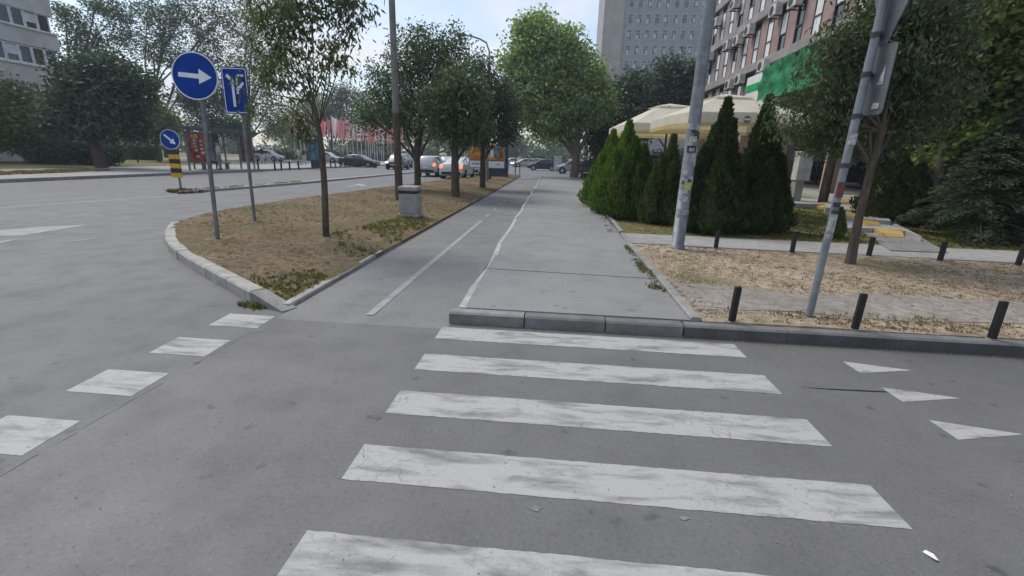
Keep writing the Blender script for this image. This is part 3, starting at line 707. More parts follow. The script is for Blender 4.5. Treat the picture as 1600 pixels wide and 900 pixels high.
# air conditioners hang on the front
acs = [(1120, 35), (1148, 7), (1212, 16), (1243, 1), (1171, 47), (1153, 63), (1137, 71), (1109, 89), (1193, 103), (1156, 124), (1140, 132)]
acl = ["on the third storey just right of the lamp post", "at the top edge of the photo, near the lamp post", "high on the facade above the white blinds, second from the right", "highest and rightmost on the facade at the top edge",
       "right one of three in a row on the second storey", "middle one of three in a row on the second storey", "left one of three in a row on the second storey", "on the second storey right beside the lamp post",
       "above the green shop sign", "right one of the pair above the cream parasol", "left one of the pair above the cream parasol"]
for (px, py), lb in zip(acs, acl):
    c = atX(px, py, XF - 0.3)
    a = thing("air_conditioner", "air conditioner box " + lb, "air conditioner", c, 0, "air conditioners on the office front")
    MB().box((0, 0, 0), (0.34, 0.84, 0.58), 0, 0.02).build("casing", "ac_white", a)
    m = MB(); m.tube([(-0.168, 0.1, 0), (-0.185, 0.1, 0)], 0.23, 14); m.build("fan_grille", "ac_dark", a)
    for yy in (.3, -.3): MB().box((0.06, yy, -0.32), (0.5, 0.04, 0.05)).build("bracket", "frame_dark", a)

# green shop sign with netting
gs = thing("shop_sign", "white and green shop sign box with torn green netting on the office front", "sign", (XF, 30, 5.1))
a, b = atX(1165, 160, XF - 0.7), atX(1192, 142, XF - 0.7)
yA, yB = a.y, b.y - 0.6
MB().box((-0.42, (yA + yB) / 2 - 30, 0.42), (0.75, yA - yB, 1.5), 0, 0.02).build("box", "panel_white", gs)
MB().box((-0.82, (yA + yB) / 2 - 30, 0.55), (0.04, yA - yB + 0.02, 0.34)).build("green_band", "sign_green", gs)
MB().box((-0.42, yB - 30 - 2.7, 0.42), (0.72, 5.0, 1.15), 0, 0.02).build("green_panel", "sign_green", gs)
mb = MB(); mb.smooth = True
nx, nz = 26, 9; vs = []
for i in range(nx):
    for j in range(nz):
        y = yB + 0.25 - i * 0.22; z = -0.35 + j * 0.20 + 0.14 * math.sin(i * 1.1) * (j == nz - 1)
        vs.append((-1.02 - 0.10 * math.sin(i * 0.9 + j * 0.5) - 0.05 * math.cos(j * 1.7), y - 30, z))
fs = [[i * nz + j, (i + 1) * nz + j, (i + 1) * nz + j + 1, i * nz + j + 1] for i in range(nx - 1) for j in range(nz - 1)]
mb.add(vs, fs); paint("net_green", (0.012, 0.20, 0.075), 0.8, 0, 0.3, 2); mb.build("netting", "net_green", gs)

# ---- tower block
YT = 110.0
tw = thing("tower_block", "tall grey brown tower block with rows of small windows behind the trees", "building", (9, YT, 0))
MB().box((14.5, 9, 24), (29.0, 18, 48)).build("wall", "tower_wall", tw)
MB().box((2.0, -0.25, 24), (4.2, 0.5, 47.9)).build("blank_wall", "tower_side", tw)
tf = MB(); 
for (c, s) in (((0, 0, .92), (1.15, .12, .1)), ((0, 0, -.92), (1.15, .12, .1)), ((.53, 0, 0), (.1, .12, 1.74)), ((-.53, 0, 0), (.1, .12, 1.74)), ((0, 0, .35), (.96, .12, .07))): tf.box(c, s)
tfm = bpy.data.meshes.new("window"); tfm.from_pydata(tf.v, [], tf.f); tfm.materials.append(MATS["tower_blind"])
tp = box_mesh("pane", (0.96, 0.04, 1.76), "glass_blue"); tb = box_mesh("blind", (0.5, 0.05, 0.8), "tower_blind")
random.seed(4)
for r in range(8):
    for k in range(10):
        w = link("window", tfm, tw, (5.55 + k * 1.87, -0.04, 15.6 + r * 2.97)); link("pane", tp, w, (0, 0.01, 0))
        if random.random() < 0.75: link("blind", tb, w, (random.uniform(-.2, .2), -0.01, random.uniform(-.5, -.1)))

# ---- white flats on the far left, the front runs along the street
XL = -45.0
fl = thing("apartment_block", "white apartment block with long window bands at the left edge", "building", (XL, 30, 0))
mb = MB(); mb.box((-6.2, -4, 10), (12, 30, 20)); mb.build("wall", "frame_dark", fl)
for z0, z1 in ((-0.0, 2.35), (3.65, 5.2), (6.5, 8.05), (9.55, 10.95), (12.3, 14.2), (15.6, 20.2)):
    MB().box((-5.9, -4, (z0 + z1) / 2), (12.2, 30.4, z1 - z0)).build("spandrel", "wall_white", fl)
fw = window_mesh("window", 0.98, 1.42, 0.08, "frame_white", 0.09); fp = box_mesh("pane", (0.02, 0.8, 1.26), "glass_dark"); fb = box_mesh("blind", (0.02, 0.8, 0.7), "tower_blind")
for z in (4.42 - 1.45 + .0, 5.85, 8.8, 11.62, 14.9):
    for k in range(14):
        w = link("window", fw, fl, (0.04, 10.4 - k * 1.02, z)); link("pane", fp, w, (-0.02, 0, 0))
        if random.random() < 0.4: link("blind", fb, w, (0.0, 0, 0.2))
MB().box((0.25, 9.9 - 4.2, 7.4), (0.35, 0.9, 0.6), 0, 0.02).build("air_conditioner", "ac_white", fl)
for z in (10.95, 8.05): MB().box((0.25, -4, z - 0.05), (0.25, 30.5, 0.14)).build("sill", "frame_white", fl)

# ================================================================== STEPS AND GARDEN
def slab(pts, z0, z1, mat, name, parent):
    return MB().prism([(p[0], p[1]) for p in pts], z0, z1).build(name, mat, parent)
def ccw(pts):
    a = sum(pts[i][0] * pts[(i + 1) % len(pts)][1] - pts[(i + 1) % len(pts)][0] * pts[i][1] for i in range(len(pts)))
    return pts if a > 0 else pts[::-1]
def pix(z, *pp): return ccw([(P(*p, z).x, P(*p, z).y) for p in pp])
steps = struct(slab(pix(0.16, (1392, 391), (1482, 394), (1440, 372), (1345, 360)), 0.0, 0.16, "concrete_dark", "garden_path", None))
slab(pix(0.24, (1324, 357), (1366, 358), (1415, 362), (1440, 371), (1375, 338), (1318, 336)), 0.0, 0.26, "concrete", "step", steps)
slab(pix(0.33, (1318, 340), (1344, 344), (1392, 347), (1368, 325), (1312, 322)), 0.0, 0.36, "concrete", "step", steps)
slab(pix(0.42, (1290, 326), (1335, 330), (1366, 326), (1360, 306), (1285, 306)), 0.0, 0.45, "concrete", "step", steps)
def ramp_slab(pp, zz, name):
    v = [P(p[0], p[1], z) for p, z in zip(pp, zz)]
    m = MB(); n = len(v); m.add([tuple(q) for q in v] + [(q.x, q.y, 0.02) for q in v], [list(range(n)), list(range(n, 2 * n))[::-1]] + [[i, n + i, n + (i + 1) % n, (i + 1) % n] for i in range(n)])
    m.build(name, "step_yellow", steps)
ramp_slab([(1388, 370), (1414, 371), (1408, 358), (1366, 356)], [0.17, 0.17, 0.27, 0.27], "yellow_ramp")
ramp_slab([(1345, 352), (1376, 352), (1370, 341), (1344, 340)], [0.27, 0.27, 0.37, 0.37], "yellow_ramp")
ramp_slab([(1322, 338), (1340, 338), (1368, 328), (1362, 308), (1311, 308)], [0.37, 0.37, 0.42, 0.51, 0.51], "yellow_ramp")
ramp_slab([(1274, 321), (1296, 325), (1300, 318), (1284, 316)], [0.38, 0.38, 0.46, 0.46], "yellow_ramp")
slab(pix(0.42, (1240, 318), (1296, 320), (1294, 312), (1243, 309)), 0.0, 0.43, "concrete", "step", steps)
# ring of pale stones around an old flower bed
ring = thing("flower_bed_edging", "curved pale stone edging lying in the lawn beside the tall hedge", "edging", P(1265, 364, 0.15))
for k in range(5):
    p, q = P(1225 + k * 12, 358.5 + 1.7 * k, 0.15), P(1225 + k * 12 + 11, 358.5 + 1.7 * (k + 0.92), 0.15); c = (p + q) / 2
    MB().box(c - ring.location + Vector((0, 0, -0.02)), ((q - p).length, 0.14, 0.05), math.atan2((q - p).y, (q - p).x), 0.01).build("stone", "kerb_pale", ring)

# electric cabinet on its concrete leg
cb = P(1240, 318, 0.33)
k = thing("electric_cabinet", "pale electric cabinet on a concrete leg beside the tall dark hedge", "cabinet", cb)
sc_ = cb.y / FPX                         # metres per picture pixel there
MB().box((0, 0, 0.42), (0.26, 0.3, 0.9), 0, 0.01).build("leg", "concrete", k)
MB().box((0.05, 0, 1.22), (0.44, 0.34, 0.9), 0, 0.02).build("casing", "ac_white", k)
MB().box((0.05, -0.18, 1.22), (0.38, 0.02, 0.82), 0, 0.005).build("door", "ac_white", k)
MB().box((0.05, 0, 1.69), (0.48, 0.4, 0.05), 0, 0.01).build("lid", "ac_white", k)

# ================================================================== STREET FURNITURE
def disc(mb, c, r, nrm, n=32, t=0.003):
    """thin disc facing nrm"""
    c, nrm = Vector(c), Vector(nrm).normalized(); a = nrm.cross(Vector((0, 0, 1))).normalized(); b = a.cross(nrm)
    ring = [c + (a * math.cos(2 * math.pi * i / n) + b * math.sin(2 * math.pi * i / n)) * r for i in range(n)]
    mb.add([p for p in ring] + [p + nrm * t for p in ring], [list(range(n)), list(range(n, 2 * n))[::-1]] + [[i, (i + 1) % n, n + (i + 1) % n, n + i] for i in range(n)])
def flatpoly(mb, c, nrm, pts, t=0.003):
    """a plate given by 2D points (right, up) as seen by someone facing it"""
    c, nrm = Vector(c), Vector(nrm).normalized(); rt = Vector((0, 0, 1)).cross(nrm).normalized(); up = nrm.cross(rt)
    q = [c + rt * p[0] + up * p[1] for p in pts]; n = len(q)
    mb.add(q + [p + nrm * t for p in q], [list(range(n))[::-1], list(range(n, 2 * n))] + [[i, (i + 1) % n, n + (i + 1) % n, n + i] for i in range(n)])
def rrect(w, h, r, n=5):
    out = []
    for cx, cy, a0 in ((w / 2 - r, h / 2 - r, 0), (-w / 2 + r, h / 2 - r, 90), (-w / 2 + r, -h / 2 + r, 180), (w / 2 - r, -h / 2 + r, 270)):
        out += [(cx + r * math.cos(math.radians(a0 + 90 * i / n)), cy + r * math.sin(math.radians(a0 + 90 * i / n))) for i in range(n + 1)]
    return out
ARROW = [(-0.235, 0.032), (0.06, 0.032), (0.06, 0.105), (0.245, 0.0), (0.06, -0.105), (0.06, -0.032), (-0.235, -0.032)]
def rot2(pts, a, s=1.0):
    ca, sa = math.cos(a), math.sin(a); return [((x * ca - y * sa) * s, (x * sa + y * ca) * s) for x, y in pts]
def round_sign(t, c, r, ang, nrm):
    back = Vector(nrm).normalized()
    m = MB(); disc(m, Vector(c), r, nrm, 36, 0.012); p = m.build("sign_plate", "sign_back", t)
    m = MB(); disc(m, Vector(c) + back * 0.013, r, nrm, 36, 0.003); m.build("rim", "sign_white", p)
    m = MB(); disc(m, Vector(c) + back * 0.017, r * 0.945, nrm, 36, 0.002); m.build("blue_face", "sign_blue", p)
    m = MB(); flatpoly(m, Vector(c) + back * 0.020, nrm, rot2(ARROW, ang, r / 0.335), 0.002); m.build("arrow", "sign_white", p)

b0 = P(340, 372, 0.13); c0 = atY(305, 119, b0.y - 0.06)
t = thing("road_sign", "round blue sign with white arrow pointing right on the grass verge", "road sign", b0)
MB().tube([(0, 0, -0.05), (c0.x - b0.x + 0.03, 0, c0.z - b0.z + 0.05)], 0.034, 12).build("pole", "galv_dark", t)
round_sign(t, (c0.x - b0.x, -0.055, c0.z - b0.z), 0.345, -0.07, (0.14, -1, 0.05))
m = MB(); m.box((c0.x - b0.x + 0.03, -0.02, c0.z - b0.z + .12), (0.12, 0.07, 0.03)); m.box((c0.x - b0.x + 0.03, -0.02, c0.z - b0.z - .12), (0.12, 0.07, 0.03)); m.build("clamp", "galv", t)

b1 = P(398, 345, 0.13); c1 = atY(369, 142, b1.y - 0.05)
t = thing("road_sign", "rectangular blue lane sign half hidden by leaves of the verge tree", "road sign", b1)
MB().tube([(0, 0, -0.05), (c1.x - b1.x + 0.06, 0, c1.z - b1.z + 0.45)], 0.032, 12).build("pole", "galv_dark", t)
lc = Vector((c1.x - b1.x, -0.05, c1.z - b1.z)); nr = (0.12, -1, 0.03); nv = Vector(nr).normalized()
m = MB(); flatpoly(m, lc, nr, rrect(0.5, 0.86, 0.05), 0.012); p = m.build("sign_plate", "sign_back", t)
m = MB(); flatpoly(m, lc + nv * 0.013, nr, rrect(0.5, 0.86, 0.05), 0.002); m.build("blue_face", "sign_blue", p)
m = MB(); q = rrect(0.465, 0.825, 0.04); q2 = rrect(0.435, 0.795, 0.035); n = len(q); rt = Vector((0, 0, 1)).cross(nv).normalized(); up = nv.cross(rt)
m.add([lc + nv * 0.017 + rt * a + up * b for a, b in q] + [lc + nv * 0.017 + rt * a + up * b for a, b in q2], [[i, (i + 1) % n, n + (i + 1) % n, n + i] for i in range(n)]); m.build("border", "sign_white", p)
m = MB()
for poly in ([(-0.17, 0.26), (-0.13, 0.31), (-0.02, 0.20), (-0.02, -0.30), (-0.07, -0.30), (-0.07, 0.17)], [(0.02, 0.24), (0.06, 0.24), (0.06, 0.08), (0.15, 0.17), (0.18, 0.13), (0.06, 0.0), (0.06, -0.06), (0.02, -0.06)], [(0.06, 0.30), (0.18, 0.30), (0.18, 0.26), (0.06, 0.26)]):
    flatpoly(m, lc + nv * 0.017, nr, poly, 0.002)
m.build("lane_symbol", "sign_white", p)

b2 = P(283, 297, 0.0); c2 = atY(268, 218, b2.y)
t = thing("keep_right_sign", "small round blue sign with slanting arrow above yellow and black marker", "road sign", b2)
s = b2.y / FPX * 0.985
def loc2(px, py): 
    q = atY(px, py, b2.y); return Vector((q.x - b2.x, 0, q.z - b2.z))
MB().tube([(0, 0, -0.05), loc2(270, 215)], 0.04, 10).build("pole", "galv_dark", t)
round_sign(t, loc2(268.5, 218) + Vector((0, -0.08, 0)), 0.36, -0.72, (0.12, -1, 0.02))
top, bot = loc2(272, 234), loc2(279, 277)
for k in range(6):
    a, b = top.lerp(bot, k / 6), top.lerp(bot, (k + 0.995) / 6); c = (a + b) / 2
    MB().box(c + Vector((0, -0.06, 0)), (0.42, 0.05, abs(a.z - b.z))).build("marker_band", ["black_paint", "yellow_paint"][k % 2], t)

def pole_pair(px0, py0, z0, px1, py1):
    a = P(px0, py0, z0); b = atY(px1, py1, a.y); return a, b
# tall lamp post with stickers, right of the pavement
b3, e3 = pole_pair(1058, 388, 0.13, 1112, -10)
t = thing("lamp_post", "thick grey lamp post covered in stickers in front of the hedge", "lamp post", b3)
d3 = (e3 - b3); up3 = Vector((d3.x / d3.z, 0, 1.0)) if abs(d3.x / d3.z) < 0.06 else Vector((0.0, 0, 1))
H3 = 8.0
MB().tube([(0, 0, -0.05), up3 * 0.06, up3 * 0.061, up3 * 2.2, up3 * 5, up3 * H3], [0.125, 0.123, 0.108, 0.098, 0.084, 0.062], 18).build("shaft", "galv", t)
m = MB(); m.tube([up3 * H3, up3 * (H3 + .25) + Vector((-0.5, 0, 0)), up3 * (H3 + .3) + Vector((-1.4, 0, 0))], 0.035, 8); m.build("arm", "galv", t)
m = MB(); m.box(up3 * (H3 + .28) + Vector((-1.7, 0, 0)), (0.7, 0.25, 0.12), 0, 0.03); m.build("lamp_head", "galv", t)
random.seed(31)
cols = {"sticker_white": (0.42, 0.42, 0.41), "sticker_grey": (0.34, 0.35, 0.36), "sticker_yellow": (0.55, 0.47, 0.10), "sticker_dark": (0.05, 0.05, 0.06), "sticker_beige": (0.5, 0.46, 0.4), "sticker_red": (0.16, 0.05, 0.045)}
for kk, vv in cols.items(): paint(kk, vv, 0.6, 0, 0.25, 30)
def sticker(t, up, rad, z, ang, wid, h, mat):
    """a curved patch lying on a round pole"""
    m = MB(); n = 5; vs = []
    for zz in (z, z + h):
        for i in range(n):
            a = ang + (i / (n - 1) - 0.5) * wid / rad; vs.append((up.x * zz + (rad + .003) * math.sin(a), -(rad + .003) * math.cos(a), zz))
    m.smooth = True; m.add(vs, [[i, i + 1, n + i + 1, n + i] for i in range(n - 1)]); m.build("sticker", mat, t)
for k in range(34):
    z = 0.55 + 1.45 * random.random(); r = 0.108 - 0.010 * z / 2.2
    sticker(t, up3, r + 0.001 * (k % 4), z, random.uniform(-1.1, 1.0), random.uniform(0.05, 0.13), random.uniform(0.035, 0.12), random.choice(["sticker_white", "sticker_grey", "sticker_grey", "sticker_beige", "sticker_white", "sticker_dark"]))
sticker(t, up3, 0.109, 1.02, 0.1, 0.10, 0.12, "sticker_yellow"); sticker(t, up3, 0.107, 1.62, -0.1, 0.15, 0.11, "sticker_dark"); sticker(t, up3, 0.109, 1.64, -0.1, 0.08, 0.05, "sticker_grey")

# leaning sign post with the backs of two signs
b4 = P(1264, 494, 0.13); e4 = atY(1384, -10, b4.y + 0.02)
t = thing("sign_post", "grey post showing the bare backs of two road signs, right verge", "road sign", b4)
d4 = e4 - b4
MB().tube([(0, 0, -0.05), d4 * 1.12], 0.034, 14).build("pole", "galv", t)
def on4(py): 
    f = (494 - py) / 504.0; return d4 * f
def back_plate(cpx, cpy, pts, name, yo=0.055):
    c = atY(cpx, cpy, b4.y) - b4 + Vector((yo, 0, 0)); m = MB(); flatpoly(m, c, (-1.0, -0.22, 0.0), pts, 0.012); return m.build(name, "sign_back", t), c
pl, cc = back_plate(1359, 126, rrect(0.27, 0.57, 0.03), "sign_plate")
m = MB(); flatpoly(m, cc + Vector((-.016, -.003, 0)), (-1.0, -0.22, 0), [(0.03, -0.04), (0.09, -0.04), (0.08, 0.12)], 0.002); m.build("sticker", "sticker_white", pl)
m = MB(); flatpoly(m, cc + Vector((-.016, -.003, 0)), (-1.0, -0.22, 0), [(0.03, -0.24), (0.10, -0.24), (0.10, -0.19), (0.03, -0.19)], 0.002); m.build("sticker", "sticker_beige", pl)
tri = [(-0.27, 0.36), (-0.24, 0.40), (0.24, 0.40), (0.27, 0.36), (0.03, -0.26), (-0.03, -0.26)]
back_plate(1383, 18, tri, "triangular_sign_plate", 0.05)
for py in (45, 100, 160, 235):
    c = on4(py); m = MB(); m.tube([c - Vector((0, 0, 0.02)), c + Vector((0, 0, 0.02))], 0.042, 12); m.box(c + Vector((0.035, 0.02, 0)), (0.05, 0.05, 0.025)); m.build("clamp", "frame_dark", t)
u4 = Vector((d4.x / d4.z, 0, 1))
for z, h, mt in ((0.86, 0.17, "sticker_white"), (1.04, 0.03, "sticker_dark"), (1.10, 0.045, "sticker_dark"), (1.19, 0.14, "sticker_red"), (1.66, 0.1, "sticker_white"), (0.80, .05, "sticker_grey")):
    sticker(t, u4, 0.034, z, 0.0, 0.085, h, mt)

# black square bollards
def bollard(px, py, z, hpx, label, group, wdt=0.075):
    b = P(px, py, z); h = hpx * (b.y * 0.957 + 0.28 * (1.6 - z)) / FPX
    o = thing("bollard", label, "bollard", b, random.uniform(-0.2, 0.2), group)
    lean = Vector((random.uniform(-0.012, 0.02), random.uniform(-.01, .01), 0))
    m = MB(); m.box((0, 0, h / 2 - 0.03), (wdt, wdt * 0.8, h + 0.06), 0, 0.006); m.v = [(v[0] + lean.x * v[2], v[1] + lean.y * v[2], v[2]) for v in m.v]; m.build("post", "black_paint", o)
    m = MB(); m.box((0, 0, 0.0), (wdt * 1.25, wdt * 1.1, 0.02), 0.0, 0.004); m.build("footing", "concrete_dark", o)
random.seed(2)
for (px, py, hp), lb in zip([(1143, 503, 56), (1335, 515, 56), (1549, 530, 58)], ["nearest bollard to the zebra, at the verge front kerb", "middle black bollard of the three at the front kerb", "rightmost black bollard of the three at the front kerb"]):
    bollard(px, py, 0.125, hp, lb, "bollards along the front kerb", 0.052)
for i, (px, py, hp) in enumerate([(1118, 388, 26), (1237, 395, 28), (1357, 400, 28), (1468, 408, 29), (1590, 415, 30)]):
    bollard(px, py, 0.13, hp, ORD[i] + " bollard from the sticker-covered lamp post along the side path", "bollards along the side path", 0.062)

# concrete litter bin
b5 = P(642, 337, 0.12)
t = thing("litter_bin", "square grey concrete litter bin standing on the grass verge", "litter bin", b5)
t.scale = (0.88, 0.88, 0.92)
MB().box((0, 0, 0.03), (0.60, 0.60, 0.08), 0, 0.01).build("base", "concrete", t)
MB().box((0, 0, 0.335), (0.50, 0.50, 0.53), 0, 0.02).build("body", "concrete", t)
MB().box((0, 0, 0.635), (0.47, 0.47, 0.07)).build("opening_band", "black_paint", t)
MB().box((0, 0, 0.73), (0.52, 0.52, 0.12), 0, 0.025).build("lid", "concrete", t)

# tall dark-footed lamp post on the verge
b6 = P(624, 313, 0.12); e6 = atY(612, -5, b6.y)
t = thing("street_lamp", "tall slim grey lamp post with dark lower half on the verge", "street lamp", b6)
u6 = Vector(((e6.x - b6.x) / (e6.z - b6.z), 0, 1))
MB().tube([(0, 0, -0.05), u6 * 2.7], [0.13, 0.105], 14).build("dark_sleeve", "bark_dark", t)
paint("pole_brown", (0.20, 0.19, 0.185), 0.6, 0.1, 0.15, 5)
MB().tube([u6 * 2.7, u6 * 7, u6 * 10], [0.10, 0.09, 0.075], 14).build("shaft", "pole_brown", t)
m = MB(); m.tube([u6 * 10, u6 * 10.4 + Vector((-.6, 0, 0)), u6 * 10.5 + Vector((-1.6, 0, 0))], 0.04, 8); m.build("arm", "pole_brown", t)
MB().box(u6 * 10.5 + Vector((-1.9, 0, 0)), (0.75, 0.28, 0.13), 0, 0.03).build("lamp_head", "pole_brown", t)

# curved arm lamp further on
Y7 = 28.0; top = atY(735, 57, Y7); bend = atY(763, 80, Y7); 
t = thing("street_lamp", "curved arm street lamp rising above the verge trees", "street lamp", (bend.x, Y7, 0.1))
def l7(px, py): return atY(px, py, Y7) - Vector((bend.x, Y7, 0.1))
MB().tube([(0, 0, -0.05), (0, 0, 3), l7(765, 105)], [0.11, 0.09, 0.06], 12).build("shaft", "galv", t)
MB().tube([l7(765, 105), l7(764.5, 80), l7(760, 67), l7(750, 61), l7(738, 57), l7(726, 54.5)], 0.045, 8).build("arm", "galv", t)
m = MB(); c = l7(720, 54); m.lathe((0, 0, 0), [(0.02, -0.1), (0.15, -0.07), (0.2, 0.0), (0.15, 0.07), (0.02, 0.1)], 12); m.v = [(c.x + v[0] * 1.6, c.y + v[1] * 0.8, c.z + v[2]) for v in m.v]; m.build("lamp_head", "galv", t)

# small lamp far beyond the road
b8 = P(666, 258, 0.1); t = thing("street_lamp", "small flat-headed lamp standing among the trees beyond the road", "street lamp", b8)
h8 = (atY(666, 212, b8.y) - b8).z
MB().tube([(0, 0, -0.05), (0, 0, h8)], 0.06, 8).build("shaft", "galv", t); MB().box((0, 0, h8), (0.95, 0.4, 0.18), 0, 0.03).build("lamp_head", "galv", t)

# bus shelter: advert panel, roof, glazed back, bench, second panel
sA, sB = P(297, 266, 0.14), P(398, 263.5, 0.14)
sh = thing("bus_shelter", "bus shelter with dark roof and red advertising panels across the road", "bus shelter", (sA.x, sA.y, 0.14))
def ls(px, py, Y): 
    q = atY(px, py, Y); return Vector((q.x - sA.x, q.y - sA.y, q.z - 0.14))
dS = Vector((sB.x - sA.x, sB.y - sA.y, 0)); rzs = math.atan2(dS.y, dS.x); lenS = dS.length; ux = dS.normalized(); uy = Vector((-ux.y, ux.x, 0))
def sbox(u, v, z, size, name, mat, parent=sh, ch=0.0):
    return MB().box(ux * u + uy * v + Vector((0, 0, z)), size, rzs, ch).build(name, mat, parent)
paint("shelter_metal", (0.05, 0.085, 0.085), 0.45, 0.2, 0.15); paint("poster_red", (0.30, 0.05, 0.035), 0.35, 0, 0.45, 2.2); paint("poster_gold", (0.55, 0.30, 0.06), 0.4, 0, 0.3); paint("poster_pale", (0.55, 0.42, 0.38), 0.4, 0, 0.3)
paint("poster_dark", (0.07, 0.028, 0.025), 0.3, 0, 0.5, 2.5)
sbox(lenS / 2, 0.5, 2.74, (lenS + 0.5, 1.7, 0.12), "roof", "shelter_metal", ch=0.02); sbox(lenS / 2, -0.36, 2.66, (lenS + 0.4, 0.06, 0.2), "fascia", "shelter_metal")
for u in (0.0, 1.55, lenS - 1.35, lenS): sbox(u, 0, 1.33, (0.09, 0.09, 2.66), "post", "galv_dark")
for u0, u1, mt in ((0.05, 1.5, "poster_red"), (lenS - 1.3, lenS - 0.05, "poster_dark")):
    fr = sbox((u0 + u1) / 2, 0.0, 1.5, (u1 - u0, 0.14, 2.0), "advert_panel", "galv_dark"); w_ = u1 - u0
    sbox((u0 + u1) / 2, -0.085, 1.5, (w_ - 0.14, 0.02, 1.86), "poster", mt)
    if mt == "poster_red":
        random.seed(12)
        sbox(0.62, -0.10, 2.2, (0.5, 0.01, 0.26), "poster_print", "poster_gold")
        for z, u, wd in ((1.95, 0.62, .22), (1.75, .6, .26), (1.55, .62, .24), (1.3, .64, .26), (1.9, 1.05, .2), (1.65, 1.08, .22), (1.4, 1.1, .26), (1.15, 1.15, .3), (0.9, .7, .3)): sbox(u, -0.10, z, (wd, 0.01, 0.13), "poster_print", "poster_pale")
    else:
        for z, u, wd in ((1.0, lenS - 0.8, .5), (1.3, lenS - .6, .4), (0.9, lenS - .5, .3)): sbox(u, -0.10, z, (wd, 0.01, 0.3), "poster_print", "poster_red")
for k in range(3): sbox(1.9 + k * (lenS - 3.4) / 3, 1.15, 1.45, ((lenS - 3.4) / 3 - 0.06, 0.03, 2.1), "glass_back", ["glass_dark", "glass_blue", "glass_blue"][k])
for u in (1.5, lenS - 1.5): sbox(u, 1.15, 1.33, (0.08, 0.08, 2.66), "post", "galv_dark")
sbox(lenS / 2, 0.75, 0.45, (lenS - 3.3, 0.4, 0.06), "bench", "galv_dark")
for u in (1.9, lenS - 1.9): sbox(u, 0.75, 0.21, (0.08, 0.3, 0.42), "bench_leg", "galv_dark")

# illuminated advert column left of the flags
b9 = P(494, 262, 0.14); s9 = b9.y / FPX
paint("column_blue", (0.03, 0.06, 0.10), 0.35, 0.1, 0.3, 1); paint("poster_teal", (0.10, 0.20, 0.27), 0.35, 0, 0.5, 1.5)
t = thing("advert_column", "dark blue advert column standing before the silver car", "advertising column", b9)
MB().box((0, 0, 0.28), (0.75, 0.35, 0.6), 0, 0.02).build("base", "column_blue", t); MB().box((0, 0, 1.55), (0.95, 0.22, 1.95), 0, 0.03).build("frame", "column_blue", t); MB().box((0, -0.12, 1.55), (0.80, 0.02, 1.75)).build("poster", "poster_teal", t)
MB().box((0, 0, 2.56), (1.0, 0.26, 0.08), 0, 0.02).build("cap", "frame_white", t)

# billboard beyond the verge trees, and the dark kiosk behind it
Yb = 31.0; c = atY(761, 246.5, Yb); b10 = Vector((c.x, Yb, 0.05)); s10 = Yb / FPX * 1.0
paint("poster_orange", (0.62, 0.27, 0.03), 0.4, 0, 0.25, 1.2); paint("print_grey", (0.16, 0.16, 0.17), 0.5); paint("poster_brown", (0.30, 0.10, 0.06), 0.4, 0, 0.4, 2)
t = thing("billboard", "billboard with orange poster above a white strip behind the verge trees", "billboard", b10)
W, Hh, zc = 2.42, 1.35, c.z - 0.05
MB().tube([(0.2, 0.05, -0.05), (0.2, 0.05, zc)], 0.09, 10).build("post", "frame_dark", t)
fr = MB().box((0, 0, zc), (W, 0.14, Hh), 0, 0.02).build("frame", "galv", t)
MB().box((0, -0.08, zc + 0.22), (W - 0.12, 0.02, 0.82)).build("poster", "poster_orange", t)
MB().box((0, -0.08, zc - 0.42), (W - 0.12, 0.02, 0.42)).build("white_strip", "sign_white", t)
for u, z, w_, h_, mt in ((0.25, .3, .35, .5, "sign_white"), (0.62, .28, .3, .55, "poster_teal"), (0.95, .25, .3, .5, "poster_brown"), (0.0, -.16, 2.2, .06, "poster_brown"), (-.3, .4, .3, .25, "poster_gold")): MB().box((u, -0.095, zc + z), (w_, 0.01, h_)).build("poster_print", mt, t)
for k in range(6): MB().box((-0.95 + k * 0.1, -0.095, zc - 0.40), (0.06, 0.01, 0.10 + 0.05 * (k % 3 == 0))).build("lettering", "print_grey", t)
m = MB(); flatpoly(m, (0.72, -0.10, zc - 0.42), (0, -1, 0), rot2(ARROW, 0, 0.62), 0.01); m.build("printed_arrow", "print_grey", t)
Yk = 36.0; kb = atY(781, 276, Yk)
t = thing("kiosk", "dark blue box-shaped kiosk cabinet at the far end of the verge", "kiosk", (kb.x, Yk, 0.08))
MB().box((0, 0, 0.45), (1.25, 0.9, 0.95), 0, 0.02).build("base", "column_blue", t); MB().box((0.3, 0, 1.75), (0.65, 0.6, 1.7), 0, 0.02).build("panel", "column_blue", t)
MB().box((0, 0, 0.95), (1.32, 0.96, 0.06)).build("rail", "galv", t)
# thin posts and rail at the end of the verge
for px, py, hp, lb in ((805, 272.5, 31, "thin grey post at the far end of the verge, taller of two"), (812, 272, 18, "short thin post at the far end of the verge")):
    b = P(px, py, 0.06); t = thing("marker_post", lb, "post", b); h = hp * b.y / FPX
    MB().tube([(0, 0, -0.05), (0, 0, h)], 0.05, 8).build("post", "galv_dark", t); MB().box((0, 0, h), (0.12, 0.12, 0.05), 0, 0.01).build("cap", "frame_dark", t)
b = P(791, 277, 0.06); t = thing("lamp_pole", "slim teal pole with small white box beside the billboard", "pole", b); h = 50 * b.y / FPX
paint("teal_metal", (0.10, 0.24, 0.24), 0.5, 0.1); MB().tube([(0, 0, -0.05), (0, 0, h)], 0.045, 8).build("pole", "teal_metal", t); MB().box((-0.14, 0, h), (0.26, 0.2, 0.10), 0, 0.01).build("box", "sign_white", t)
